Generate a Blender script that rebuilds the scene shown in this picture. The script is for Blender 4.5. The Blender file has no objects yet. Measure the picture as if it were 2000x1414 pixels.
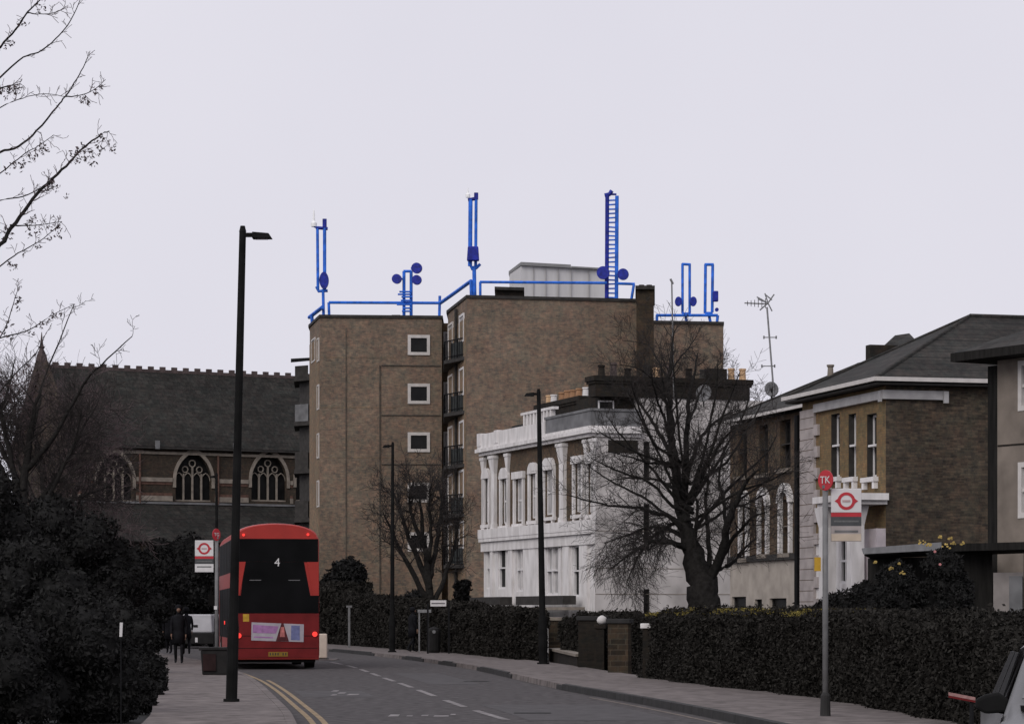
import bpy, math, random
import numpy as np
from mathutils import Vector, Matrix, noise

# ------------------------------------------------------------------ camera, sky, light
SC = bpy.context.scene
COL = SC.collection
K = 1.325            # metres of depth per depth unit (95 mm lens)
EYE = 1.6

cam = bpy.data.cameras.new("camera"); camo = bpy.data.objects.new("camera", cam); COL.objects.link(camo)
camo.location = (0, 0, EYE); camo.rotation_euler = (math.radians(90), 0, 0)
cam.sensor_width = 36; cam.lens = 4000 * K / 2000 * 36; cam.shift_y = 0.2465
cam.clip_start = 0.5; cam.clip_end = 5000
SC.camera = camo

SUN_EL, SUN_AZ = math.radians(34), math.radians(-150)     # azimuth measured from +Y towards +X: behind the camera, to the left
wd = bpy.data.worlds.new("World"); SC.world = wd; wd.use_nodes = True
nt = wd.node_tree; nt.nodes.clear()
sky = nt.nodes.new('ShaderNodeTexSky'); sky.sky_type = 'NISHITA'; sky.sun_disc = False
sky.sun_elevation = SUN_EL; sky.sun_rotation = SUN_AZ; sky.air_density = 2; sky.dust_density = 6
hs = nt.nodes.new('ShaderNodeHueSaturation'); hs.inputs['Saturation'].default_value = 0.12
tc = nt.nodes.new('ShaderNodeTexCoord')
cn = nt.nodes.new('ShaderNodeTexNoise'); cn.inputs['Scale'].default_value = 2.2; cn.inputs['Detail'].default_value = 5; cn.inputs['Roughness'].default_value = 0.55
cr = nt.nodes.new('ShaderNodeValToRGB')
cr.color_ramp.elements[0].position = 0.3; cr.color_ramp.elements[0].color = (7.35, 7.22, 8.05, 1)
cr.color_ramp.elements[1].position = 0.7; cr.color_ramp.elements[1].color = (8.0, 7.85, 8.6, 1)
mx = nt.nodes.new('ShaderNodeMix'); mx.data_type = 'RGBA'; mx.inputs[0].default_value = 0.97
bg = nt.nodes.new('ShaderNodeBackground'); bg.inputs['Strength'].default_value = 0.1
wo = nt.nodes.new('ShaderNodeOutputWorld')
nt.links.new(sky.outputs[0], hs.inputs['Color']); nt.links.new(tc.outputs['Generated'], cn.inputs['Vector'])
nt.links.new(cn.outputs[0], cr.inputs[0]); nt.links.new(hs.outputs[0], mx.inputs[6]); nt.links.new(cr.outputs[0], mx.inputs[7])
nt.links.new(mx.outputs[2], bg.inputs['Color']); nt.links.new(bg.outputs[0], wo.inputs['Surface'])

sl = bpy.data.lights.new("sun", 'SUN'); sl.energy = 1.25; sl.angle = math.radians(35); sl.color = (1, 0.96, 0.9)
so = bpy.data.objects.new("sun", sl); COL.objects.link(so)
sd = Vector((math.sin(SUN_AZ) * math.cos(SUN_EL), math.cos(SUN_AZ) * math.cos(SUN_EL), math.sin(SUN_EL)))
so.rotation_euler = sd.to_track_quat('Z', 'Y').to_euler()
SC.view_settings.view_transform = 'Standard'; SC.view_settings.look = 'None'
SC.view_settings.exposure = 0.0; SC.view_settings.gamma = 1.0
SC.cycles.max_bounces = 6

# ------------------------------------------------------------------ helpers
R = math.radians
def P(px, py, d):                       # a point seen at photo pixel (px,py), d depth units away
    return Vector(((px - 1000) * d / 4000, d * K, EYE + (1200 - py) * d / 4000))
def G(x, d, z=0.0): return Vector((x, d * K, z))
def hz(py, d): return EYE + (1200 - py) * d / 4000

class MB:
    def __init__(s): s.v = []; s.f = []
    def quad(s, a, b, c, d):
        n = len(s.v); s.v += [tuple(a), tuple(b), tuple(c), tuple(d)]; s.f.append((n, n+1, n+2, n+3)); return s
    def poly(s, pts):
        n = len(s.v); s.v += [tuple(p) for p in pts]; s.f.append(tuple(range(n, n+len(pts)))); return s
    def hexa(s, b, t):                  # bottom 4 points, top 4 points
        n = len(s.v); s.v += [tuple(p) for p in b] + [tuple(p) for p in t]
        s.f += [(n+3, n+2, n+1, n), (n+4, n+5, n+6, n+7)]
        for i in range(4):
            j = (i+1) % 4; s.f.append((n+i, n+j, n+4+j, n+4+i))
        return s
    def box(s, x0, x1, y0, y1, z0, z1, T=None):
        b = [(x0, y0, z0), (x1, y0, z0), (x1, y1, z0), (x0, y1, z0)]; t = [(x0, y0, z1), (x1, y0, z1), (x1, y1, z1), (x0, y1, z1)]
        if T: b = [T(*p) for p in b]; t = [T(*p) for p in t]
        return s.hexa(b, t)
    def prism(s, plan, z0, z1):         # plan: list of xy, counter-clockwise or not
        n = len(s.v); k = len(plan)
        s.v += [(p[0], p[1], z0) for p in plan] + [(p[0], p[1], z1) for p in plan]
        s.f += [tuple(range(n+k-1, n-1, -1)), tuple(range(n+k, n+2*k))]
        for i in range(k):
            j = (i+1) % k; s.f.append((n+i, n+j, n+k+j, n+k+i))
        return s
    def extr(s, pts, off):              # closed outline pushed along a vector
        off = Vector(off); n = len(s.v); k = len(pts)
        s.v += [tuple(Vector(p)) for p in pts] + [tuple(Vector(p) + off) for p in pts]
        s.f += [tuple(range(n, n+k)), tuple(range(n+2*k-1, n+k-1, -1))]
        for i in range(k):
            j = (i+1) % k; s.f.append((n+j, n+i, n+k+i, n+k+j))
        return s
    def tube(s, pts, rad, sides=6, cap=True):
        pts = [Vector(p) for p in pts]
        if not hasattr(rad, '__len__'): rad = [rad] * len(pts)
        n0 = len(s.v); ref = Vector((0.31, 0.87, 0.38)).normalized()
        for i, p in enumerate(pts):
            t = (pts[min(i+1, len(pts)-1)] - pts[max(i-1, 0)])
            t = t.normalized() if t.length > 1e-9 else Vector((0, 0, 1))
            r_ = ref if abs(t.dot(ref)) < 0.93 else Vector((1, 0, 0))
            a = t.cross(r_).normalized(); b = t.cross(a)
            for k in range(sides):
                w = 2*math.pi*k/sides
                s.v.append(tuple(p + (a*math.cos(w) + b*math.sin(w)) * rad[i]))
        for i in range(len(pts)-1):
            for k in range(sides):
                j = (k+1) % sides; a0 = n0+i*sides
                s.f.append((a0+k, a0+j, a0+sides+j, a0+sides+k))
        if cap:
            s.f.append(tuple(n0+k for k in range(sides-1, -1, -1)))
            e = n0+(len(pts)-1)*sides; s.f.append(tuple(e+k for k in range(sides)))
        return s
    def lathe(s, c, prof, sides=16, T=None):    # prof: list of (r,z)
        c = Vector(c); n0 = len(s.v)
        for r, z in prof:
            for k in range(sides):
                w = 2*math.pi*k/sides; s.v.append(tuple(c + Vector((r*math.cos(w), r*math.sin(w), z))))
        for i in range(len(prof)-1):
            for k in range(sides):
                j = (k+1) % sides; a = n0+i*sides
                s.f.append((a+k, a+j, a+sides+j, a+sides+k))
        s.f.append(tuple(n0+k for k in range(sides-1, -1, -1))); e = n0+(len(prof)-1)*sides
        s.f.append(tuple(e+k for k in range(sides)))
        return s
    def disc(s, c, axis, r, th, sides=20, ry=None):   # a disc/ellipse of thickness th about axis
        c = Vector(c); axis = Vector(axis).normalized()
        a = Vector((0, 0, 1)).cross(axis); a = a.normalized() if a.length > .01 else Vector((1, 0, 0)); b = axis.cross(a)
        ry = ry or r
        o = [c - axis*th/2 + a*math.cos(2*math.pi*k/sides)*r + b*math.sin(2*math.pi*k/sides)*ry for k in range(sides)]
        return s.extr(o, axis*th)
    def build(s, name, m, parent=None, smooth=False, bevel=0):
        me = bpy.data.meshes.new(name); me.from_pydata(s.v, [], s.f); me.update()
        me.materials.append(m)
        o = bpy.data.objects.new(name, me); COL.objects.link(o)
        if parent is not None:
            o.parent = parent
        if smooth:
            for p in me.polygons: p.use_smooth = True
        if bevel:
            b = o.modifiers.new("bevel", 'BEVEL'); b.width = bevel; b.segments = 2; b.limit_method = 'ANGLE'
        return o

def tag(o, label=None, cat=None, group=None, kind=None):
    if label: o['label'] = label
    if cat: o['category'] = cat
    if group: o['group'] = group
    if kind: o['kind'] = kind
    return o
def thing(name, label, cat, loc=(0, 0, 0), rz=0, group=None):
    o = bpy.data.objects.new(name, None); COL.objects.link(o); o.location = loc; o.rotation_euler = (0, 0, rz)
    o.empty_display_size = 0.3
    return tag(o, label, cat, group)
def copy_tree(o, parent=None):
    c = o.copy(); COL.objects.link(c); c.parent = parent
    for ch in [x for x in bpy.data.objects if x.parent == o]: copy_tree(ch, c)
    return c

class Frame:                             # a facade line on the ground, s runs left to right, n points into the building
    def __init__(s, O, u):
        s.O = Vector((O[0], O[1], 0)); u = Vector((u[0], u[1], 0)).normalized(); s.u = u; s.n = Vector((-u.y, u.x, 0))
        s.rz = math.atan2(u.y, u.x)
    def s(self, px, off=0):
        a = (px-1000)/4000/K                # x = a*y
        q = self.O + self.n*off
        return (a*q.y - q.x) / (self.u.x - a*self.u.y)
    def dep(self, px, off=0):
        q = self.O + self.n*off + self.u*self.s(px, off); return q.y/K
    def z(self, px, py, off=0): return hz(py, self.dep(px, off))
    def t(self, px, frm_s, s_plane):      # inward distance seen at px on the end wall at s = s_plane
        a = (px-1000)/4000/K; q = self.O + self.u*s_plane
        return (a*q.y - q.x) / (self.n.x - a*self.n.y)
def wall_panel(mb, s0, s1, z0, z1, holes=(), T=None, depth=.16):
    T = T or (lambda s, i, z: (s, i, z))
    ss = sorted({s0, s1, *[h[0] for h in holes], *[h[1] for h in holes]}); zz = sorted({z0, z1, *[h[2] for h in holes], *[h[3] for h in holes]})
    ss = [a for a in ss if s0 <= a <= s1]; zz = [a for a in zz if z0 <= a <= z1]
    for i in range(len(ss)-1):
        for j in range(len(zz)-1):
            cs, cz = (ss[i]+ss[i+1])/2, (zz[j]+zz[j+1])/2
            if any(h[0] < cs < h[1] and h[2] < cz < h[3] for h in holes): continue
            mb.quad(T(ss[i], 0, zz[j]), T(ss[i+1], 0, zz[j]), T(ss[i+1], 0, zz[j+1]), T(ss[i], 0, zz[j+1]))
    for a, b, c, d in holes:
        mb.quad(T(a, 0, c), T(a, depth, c), T(a, depth, d), T(a, 0, d)); mb.quad(T(b, 0, c), T(b, 0, d), T(b, depth, d), T(b, depth, c))
        mb.quad(T(a, 0, c), T(b, 0, c), T(b, depth, c), T(a, depth, c)); mb.quad(T(a, 0, d), T(a, depth, d), T(b, depth, d), T(b, 0, d))
        mb.quad(T(a, depth+.02, c), T(b, depth+.02, c), T(b, depth+.02, d), T(a, depth+.02, d))

# ------------------------------------------------------------------ materials
def mat(name, col, rough=.85, var=.25, scale=3, spec=.3, metal=0, bump=0, emit=None, es=1, dark=None, detail=6, stretch=None, random_island=False):
    m = bpy.data.materials.new(name); m.use_nodes = True; n = m.node_tree; b = n.nodes['Principled BSDF']
    b.inputs['Roughness'].default_value = rough; b.inputs['Specular IOR Level'].default_value = spec; b.inputs['Metallic'].default_value = metal
    c = (*col, 1)
    if var > 0:
        tc = n.nodes.new('ShaderNodeTexCoord'); nz = n.nodes.new('ShaderNodeTexNoise'); nz.inputs['Scale'].default_value = scale; nz.inputs['Detail'].default_value = detail
        src = tc.outputs['Object']
        if stretch:
            mp = n.nodes.new('ShaderNodeMapping'); mp.inputs['Scale'].default_value = stretch; n.links.new(src, mp.inputs[0]); src = mp.outputs[0]
        n.links.new(src, nz.inputs['Vector'])
        rp = n.nodes.new('ShaderNodeValToRGB'); lo = dark or tuple(x*(1-var) for x in col); hi = tuple(min(1, x*(1+var)) for x in col)
        rp.color_ramp.elements[0].position = .32; rp.color_ramp.elements[0].color = (*lo, 1)
        rp.color_ramp.elements[1].position = .68; rp.color_ramp.elements[1].color = (*hi, 1)
        if random_island:
            g = n.nodes.new('ShaderNodeNewGeometry'); mm = n.nodes.new('ShaderNodeMath'); mm.operation = 'MULTIPLY_ADD'
            mm.inputs[1].default_value = .6; n.links.new(g.outputs['Random Per Island'], mm.inputs[0])
            m2 = n.nodes.new('ShaderNodeMath'); m2.operation = 'MULTIPLY'; m2.inputs[1].default_value = .5
            n.links.new(nz.outputs[0], m2.inputs[0]); n.links.new(m2.outputs[0], mm.inputs[2]); n.links.new(mm.outputs[0], rp.inputs[0])
        else: n.links.new(nz.outputs[0], rp.inputs[0])
        n.links.new(rp.outputs[0], b.inputs['Base Color'])
        if bump:
            bp = n.nodes.new('ShaderNodeBump'); bp.inputs['Strength'].default_value = bump; bp.inputs['Distance'].default_value = .05
            n.links.new(nz.outputs[0], bp.inputs['Height']); n.links.new(bp.outputs[0], b.inputs['Normal'])
    else: b.inputs['Base Color'].default_value = c
    if emit: b.inputs['Emission Color'].default_value = (*emit, 1); b.inputs['Emission Strength'].default_value = es
    return m

def brick(name, c1, c2, mortar, bw=.225, bh=.075, stain=.5, rough=.9, patch=None, mort=.012):
    m = bpy.data.materials.new(name); m.use_nodes = True; n = m.node_tree; b = n.nodes['Principled BSDF']; L = n.links.new
    b.inputs['Roughness'].default_value = rough; b.inputs['Specular IOR Level'].default_value = .15
    tc = n.nodes.new('ShaderNodeTexCoord'); sx = n.nodes.new('ShaderNodeSeparateXYZ'); sn = n.nodes.new('ShaderNodeSeparateXYZ')
    L(tc.outputs['Object'], sx.inputs[0]); L(tc.outputs['Normal'], sn.inputs[0])
    ab = n.nodes.new('ShaderNodeMath'); ab.operation = 'ABSOLUTE'; L(sn.outputs[0], ab.inputs[0])
    gt = n.nodes.new('ShaderNodeMath'); gt.operation = 'GREATER_THAN'; gt.inputs[1].default_value = .7; L(ab.outputs[0], gt.inputs[0])
    mu = n.nodes.new('ShaderNodeMix'); L(gt.outputs[0], mu.inputs[0]); L(sx.outputs[0], mu.inputs[2]); L(sx.outputs[1], mu.inputs[3])
    cx = n.nodes.new('ShaderNodeCombineXYZ'); L(mu.outputs[0], cx.inputs[0]); L(sx.outputs[2], cx.inputs[1])
    br = n.nodes.new('ShaderNodeTexBrick'); L(cx.outputs[0], br.inputs['Vector'])
    br.inputs['Scale'].default_value = 1; br.inputs['Brick Width'].default_value = bw; br.inputs['Row Height'].default_value = bh
    br.inputs['Mortar Size'].default_value = mort; br.inputs['Color1'].default_value = (*c1, 1); br.inputs['Color2'].default_value = (*c2, 1); br.inputs['Mortar'].default_value = (*mortar, 1)
    br.inputs['Bias'].default_value = -.1
    def noi(sc, det, ro=.6):
        z = n.nodes.new('ShaderNodeTexNoise'); z.inputs['Scale'].default_value = sc; z.inputs['Detail'].default_value = det; z.inputs['Roughness'].default_value = ro
        L(tc.outputs['Object'], z.inputs['Vector']); return z
    n1 = noi(.35, 6, .65); n2 = noi(4.5, 3, .7)
    r1 = n.nodes.new('ShaderNodeValToRGB'); r1.color_ramp.elements[0].position = .3; r1.color_ramp.elements[1].position = .72
    r1.color_ramp.elements[0].color = (1-stain, 1-stain, 1-stain, 1); r1.color_ramp.elements[1].color = (1+stain*.35, 1+stain*.33, 1+stain*.28, 1); L(n1.outputs[0], r1.inputs[0])
    r2 = n.nodes.new('ShaderNodeValToRGB'); r2.color_ramp.elements[0].position = .3; r2.color_ramp.elements[1].position = .7
    p = patch or (1.25, 1.05, .85)
    r2.color_ramp.elements[0].color = (.62, .64, .66, 1); r2.color_ramp.elements[1].color = (*p, 1); L(n2.outputs[0], r2.inputs[0])
    m1 = n.nodes.new('ShaderNodeMix'); m1.data_type = 'RGBA'; m1.blend_type = 'MULTIPLY'; m1.inputs[0].default_value = 1; L(br.outputs[0], m1.inputs[6]); L(r1.outputs[0], m1.inputs[7])
    m2 = n.nodes.new('ShaderNodeMix'); m2.data_type = 'RGBA'; m2.blend_type = 'MULTIPLY'; m2.inputs[0].default_value = 1; L(m1.outputs[2], m2.inputs[6]); L(r2.outputs[0], m2.inputs[7])
    n3 = noi(1.6, 4, .8); r3 = n.nodes.new('ShaderNodeValToRGB'); e3 = r3.color_ramp.elements
    e3[0].position = .36; e3[0].color = (.93, 1.0, .97, 1); e3[1].position = .64; e3[1].color = (1.10, .96, .92, 1)
    L(n3.outputs[0], r3.inputs[0]); m3 = n.nodes.new('ShaderNodeMix'); m3.data_type = 'RGBA'; m3.blend_type = 'MULTIPLY'; m3.inputs[0].default_value = 1
    L(m2.outputs[2], m3.inputs[6]); L(r3.outputs[0], m3.inputs[7]); L(m3.outputs[2], b.inputs['Base Color'])
    bp = n.nodes.new('ShaderNodeBump'); bp.inputs['Strength'].default_value = .35; bp.inputs['Distance'].default_value = .01
    L(br.outputs['Fac'], bp.inputs['Height']); bp.invert = True; L(bp.outputs[0], b.inputs['Normal'])
    return m

M = {}
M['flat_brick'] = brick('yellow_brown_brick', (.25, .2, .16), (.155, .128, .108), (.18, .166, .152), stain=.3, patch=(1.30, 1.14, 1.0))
M['flat_brick_side'] = brick('pale_buff_brick', (.27, .22, .165), (.21, .17, .13), (.2, .18, .16), stain=.25)
M['stack_brick'] = brick('soot_brick', (.031, .030, .029), (.02, .0195, .019), (.027, .026, .026), stain=.5)
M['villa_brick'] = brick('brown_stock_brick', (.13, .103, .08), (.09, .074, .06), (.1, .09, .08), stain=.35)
M['side_brick'] = brick('mottled_shaded_brick', (.105, .09, .076), (.042, .038, .035), (.075, .068, .062), stain=.42, patch=(1.5, 1.35, 1.15))  # mottled, and darker than the bay brick: the side wall's shade is in the colour
M['gold_brick'] = brick('london_stock_brick', (.24, .19, .11), (.18, .14, .085), (.18, .155, .115), stain=.3)
M['church_brick'] = brick('church_brick', (.075, .057, .047), (.045, .039, .035), (.055, .05, .045), stain=.4, patch=(1.2, 1.12, 1.0))
M['pillar_brick'] = brick('pillar_brick', (.075, .062, .05), (.03, .027, .024), (.085, .08, .07), bw=.4, bh=.14, stain=.6)
M['render_brown'] = mat('brown_pebbledash', (.19, .16, .135), var=.22, scale=1.6, detail=12)
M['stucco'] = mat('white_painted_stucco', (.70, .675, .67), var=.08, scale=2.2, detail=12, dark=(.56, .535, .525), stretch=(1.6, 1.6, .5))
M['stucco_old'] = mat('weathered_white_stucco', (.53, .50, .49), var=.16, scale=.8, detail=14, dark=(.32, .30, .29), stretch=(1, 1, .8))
M['cream'] = mat('cream_render', (.36, .32, .28), var=.2, scale=1.5)
M['stone'] = mat('pale_stone', (.22, .19, .16), var=.25, scale=3)
M['quoin'] = mat('painted_quoin_stone', (.36, .32, .31), var=.18, scale=2.5)
M['white'] = mat('white_paint', (.68, .66, .66), rough=.5, var=.07, scale=4)
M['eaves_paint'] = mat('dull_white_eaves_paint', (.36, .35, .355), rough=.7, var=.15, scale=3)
M['frame_white'] = mat('off_white_frame', (.55, .52, .5), rough=.5, var=.08, scale=4)
M['slate'] = brick('old_slate', (.046, .044, .043), (.028, .028, .028), (.02, .02, .02), bw=.35, bh=.22, stain=.35, rough=.8, patch=(1.4, 1.4, 1.35))
M['church_slate'] = brick('church_slate', (.032, .0315, .031), (.019, .019, .0187), (.015, .015, .015), bw=.45, bh=.28, stain=.45, rough=.9, patch=(1.6, 1.58, 1.5))
M['ridge'] = mat('clay_ridge_tile', (.07, .052, .05), var=.3, scale=3)
M['redband'] = mat('red_brick_band', (.10, .055, .042), var=.3, scale=4)
M['lead'] = mat('grey_lead', (.14, .14, .145), var=.3, scale=2, rough=.6)
M['cabin'] = mat('pale_plant_room_cladding', (.60, .59, .59), var=.07, scale=1.0, stretch=(3, 3, .3))
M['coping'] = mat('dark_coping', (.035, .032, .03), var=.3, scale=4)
M['glass'] = mat('window_glass', (.010, .010, .010), rough=.25, var=.5, scale=1.2, spec=.16)
M['glass_dim'] = mat('unlit_window_glass', (.01, .01, .01), rough=.45, var=.4, scale=2, spec=.12)
M['curtain_glass'] = mat('glass_with_pale_curtain', (.36, .35, .35), rough=.3, var=.35, scale=2.2, spec=.3, stretch=(3, 3, .6))
M['tip'] = mat('bright_white_plastic', (.9, .9, .9), rough=.4, var=0)
M['blue'] = mat('royal_blue_paint', (.022, .14, .62), rough=.6, var=.35, scale=3)
M['navy'] = mat('dark_blue_paint', (.012, .022, .26), rough=.6, var=.4, scale=6)
M['blackmetal'] = mat('black_painted_steel', (.010, .010, .011), rough=.7, var=.2, scale=5, spec=.1)
M['lamp_paint'] = mat('dark_green_black_paint', (.010, .010, .010), rough=.75, var=.35, scale=3, spec=.06)
M['greymetal'] = mat('galvanised_steel', (.2, .2, .205), rough=.5, var=.2, scale=6, metal=.2)
M['poletone'] = mat('grey_pole_paint', (.15, .148, .15), rough=.5, var=.2, scale=5)
M['pot_orange'] = mat('terracotta_pot', (.30, .165, .09), var=.2, scale=5)
M['pot_buff'] = mat('buff_chimney_pot', (.52, .34, .2), var=.15, scale=5)
M['bark'] = mat('dark_bark', (.022, .0205, .0195), rough=.95, var=.35, scale=9, spec=.05)
M['twig'] = mat('brown_twig', (.085, .065, .067), rough=.95, var=.3, scale=4, spec=.05)
M['twig_far'] = mat('dark_twig', (.034, .030, .029), rough=.95, var=.3, scale=4, spec=.05)
M['hedge'] = mat('dark_hedge_leaf', (.023, .0215, .0195), rough=.95, var=.5, scale=1.5, spec=.02, random_island=True)
M['ever'] = mat('evergreen_leaf', (.020, .0198, .0195), rough=.95, var=.25, scale=1.0, spec=.01, random_island=True)
M['hedge_tip'] = mat('yellow_green_hedge_tip', (.13, .105, .03), rough=.9, var=.75, scale=.8, spec=.05, random_island=True)
M['flower'] = mat('yellow_flower', (.36, .26, .08), rough=.8, var=.3, scale=4)
M['soil'] = mat('dark_garden_ground', (.016, .016, .0155), var=.4, scale=.6)
M['asphalt'] = mat('asphalt', (.073, .067, .068), rough=.92, var=.42, scale=5, detail=14, spec=.12)
M['paving'] = mat('worn_paving', (.150, .131, .126), rough=.92, var=.36, scale=3.5, detail=13, spec=.1)
M['kerbdark'] = mat('dark_kerb_stone', (.028, .027, .027), var=.3, scale=3)
M['roadpaint'] = mat('worn_white_road_paint', (.19, .175, .175), rough=.8, var=.5, scale=5, detail=10)
M['yellowpaint'] = mat('faded_yellow_road_paint', (.24, .175, .10), rough=.8, var=.4, scale=6, detail=10)
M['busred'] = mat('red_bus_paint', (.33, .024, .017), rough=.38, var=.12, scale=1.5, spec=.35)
M['busred_low'] = mat('dark_red_bus_paint', (.135, .012, .013), rough=.6, var=.2, scale=2, spec=.15)  # deeper, duller red for the lower rear and side panels
M['busglass'] = mat('tinted_bus_glass', (.005, .005, .0055), rough=.5, var=.4, scale=1, spec=.05)
M['rubber'] = mat('black_rubber', (.01, .01, .01), rough=.9, var=.2, scale=4, spec=.1)
M['lampred'] = mat('lit_red_lamp', (.6, .02, .02), var=0, emit=(1, .06, .045), es=.95)
M['plate'] = mat('yellow_number_plate', (.22, .13, .02), var=.15, scale=9)
M['adwhite'] = mat('pale_poster_paper', (.34, .31, .34), var=.12, scale=5)
M['adpurple'] = mat('purple_poster_ink', (.30, .15, .31), var=.2, scale=8)
M['adbrown'] = mat('maroon_poster_ink', (.07, .015, .018), var=.4, scale=9)
M['adskin'] = mat('pink_poster_ink', (.42, .14, .13), var=.3, scale=9)
M['adblue'] = mat('blue_poster_ink', (.13, .14, .27), var=.2, scale=9)
M['sticker'] = mat('yellow_sticker', (.42, .25, .03), var=.15, scale=9)
M['signwhite'] = mat('white_sign_enamel', (.60, .58, .58), rough=.4, var=.06, scale=5)
M['signred'] = mat('red_sign_enamel', (.42, .03, .04), rough=.4, var=.1, scale=5)
M['signgrey'] = mat('dark_grey_sign_strip', (.06, .062, .065), rough=.5, var=.15, scale=6)
M['signcream'] = mat('cream_timetable', (.46, .38, .30), rough=.5, var=.1, scale=6)
M['ink'] = mat('dark_ink', (.09, .08, .09), var=0)
M['bin'] = mat('dark_bin_plastic', (.014, .013, .013), rough=.7, var=.3, scale=4, spec=.2)
M['binred'] = mat('dull_red_bin_panel', (.022, .012, .012), rough=.8, var=.3, scale=5, spec=.1)
M['clothes'] = mat('black_cloth', (.012, .012, .014), var=.3, scale=6, spec=.05)
M['skin'] = mat('skin', (.18, .11, .08), var=.15, scale=8)
M['silver'] = mat('silver_car_paint', (.15, .15, .155), rough=.4, var=.1, scale=2, spec=.3, metal=.1)
M['windscreen'] = mat('sky_toned_windscreen', (.15, .15, .153), rough=.25, var=.3, scale=1.5, spec=.4)  # pale grey base colour holds the sky reflected in the glass
M['vanwhite'] = mat('white_van_paint', (.42, .41, .43), rough=.4, var=.1, scale=2)
M['bollard'] = mat('cream_bollard_plastic', (.60, .50, .42), rough=.5, var=.08, scale=4)
M['timber'] = mat('dark_stained_timber', (.016, .015, .014), var=.4, scale=2, stretch=(6, 6, .6), spec=.1)
M['panel'] = mat('grey_door_panel', (.26, .235, .225), var=.15, scale=3, detail=10)
M['roofedge'] = mat('pale_roof_edge', (.2, .2, .205), var=.2, scale=3)

# ------------------------------------------------------------------ ground, road, pavements
def interp(pts, d):                          # smooth x(d) through (d,x) points
    pts = sorted(pts)
    if d <= pts[0][0]: a, b = pts[0], pts[1]; return a[1] + (d-a[0])*(b[1]-a[1])/(b[0]-a[0])
    if d >= pts[-1][0]: a, b = pts[-2], pts[-1]; return b[1] + (d-b[0])*(b[1]-a[1])/(b[0]-a[0])
    for i in range(len(pts)-1):
        if pts[i][0] <= d <= pts[i+1][0]:
            p0 = pts[max(i-1, 0)]; p1 = pts[i]; p2 = pts[i+1]; p3 = pts[min(i+2, len(pts)-1)]
            m1 = (p2[1]-p0[1])/(p2[0]-p0[0]); m2 = (p3[1]-p1[1])/(p3[0]-p1[0]); h = p2[0]-p1[0]; t = (d-p1[0])/h
            return (2*t**3-3*t*t+1)*p1[1] + (t**3-2*t*t+t)*h*m1 + (-2*t**3+3*t*t)*p2[1] + (t**3-t*t)*h*m2
LK = [(5, -.2), (15, -1.35), (29.9, -3.18), (36.6, -4.2), (44.1, -5.4), (51.2, -6.66), (59.8, -8.5), (68, -10.5), (80, -14), (95, -20), (115, -30)]
RK = [(5, 5.9), (20, 4.55), (30.5, 3.28), (36.4, 2.37), (44.1, 1.0), (58.7, -.97), (66, -2.3), (73.6, -3.9), (88.9, -7.9), (105, -13.5), (120, -20)]
RB = [(5, 8.6), (20, 6.7), (29, 5.9), (32, 5.7), (36.6, 5.3), (42.1, 4.2), (51.2, 2.56), (62.7, .94), (77, -1.9), (85.3, -4.3), (103, -9.3), (122, -17)]
LB = [(5, -3.0), (20, -4.2), (29.9, -5.3), (36, -6.3), (45.7, -7.7), (60, -10.6), (75, -14.0), (95, -22), (115, -33)]
ds = [5 + i*1.0 for i in range(112)]
def strip(fa, fb, za, zb, n=6, dd=None):
    mb = MB(); dd = dd or ds
    for i in range(len(dd)-1):
        for k in range(n):
            def q(d, t): a, b = fa(d), fb(d); return G(a+(b-a)*t, d, za+(zb-za)*t)
            t0, t1 = k/n, (k+1)/n
            mb.quad(q(dd[i], t0), q(dd[i], t1), q(dd[i+1], t1), q(dd[i+1], t0))
    return mb
lk = lambda d: interp(LK, d); rk = lambda d: interp(RK, d); rb = lambda d: interp(RB, d); lb = lambda d: interp(LB, d)
g = MB(); g.quad((-900, -60, -.03), (900, -60, -.03), (900, 1800, -.03), (-900, 1800, -.03)); tag(g.build('ground', M['soil']), kind='structure')
tag(strip(lambda d: lk(d)-.02, lambda d: rk(d)+.02, 0, 0).build('road', M['asphalt']), kind='structure')
tag(strip(lb, lambda d: lk(d)-.13, .12, .12).build('left_pavement', M['paving']), kind='structure')
tag(strip(lambda d: rk(d)+.13, lambda d: rb(d)+.4, .12, .12).build('right_pavement', M['paving']), kind='structure')
def kerb(f, sgn, name, m, d0, d1, w=.15, zt=.125, dz=0):
    mb = MB(); n = max(2, int((d1-d0)/.7))
    for i in range(n):
        a = d0+(d1-d0)*i/n; b = a+(d1-d0)/n - .012
        xa, xb = f(a), f(b)
        mb.hexa([G(xa, a, -.01), G(xa+sgn*w, a, -.01), G(xb+sgn*w, b, -.01), G(xb, b, -.01)], [G(xa+sgn*.015, a, zt), G(xa+sgn*w, a, zt), G(xb+sgn*w, b, zt), G(xb+sgn*.015, b, zt)])
    return tag(mb.build(name, m), kind='structure')
kerb(lk, -1, 'left_kerb', M['paving'], 5, 110)
kerb(rk, 1, 'right_kerb', M['paving'], 5, 112, zt=.123)
mb = MB()                                  # the raised, dark-faced runs between dropped crossings
for d0, d1 in ((5, 44.2), (51.5, 58.8), (63, 66.3), (69.5, 73.8), (79.5, 89)):
    n = max(2, int((d1-d0)/.7))
    for i in range(n):
        a = d0+(d1-d0)*i/n; b = a+(d1-d0)/n-.015
        tp = .13 if i not in (0, n-1) else .10
        mb.hexa([G(rk(a)-.035, a, 0), G(rk(a)+.0, a, 0), G(rk(b)+.0, b, 0), G(rk(b)-.035, b, 0)], [G(rk(a)-.03, a, tp), G(rk(a)+.05, a, tp+.012), G(rk(b)+.05, b, tp+.012), G(rk(b)-.03, b, tp)])
tag(mb.build('kerb_face', M['kerbdark']), kind='structure')
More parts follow.
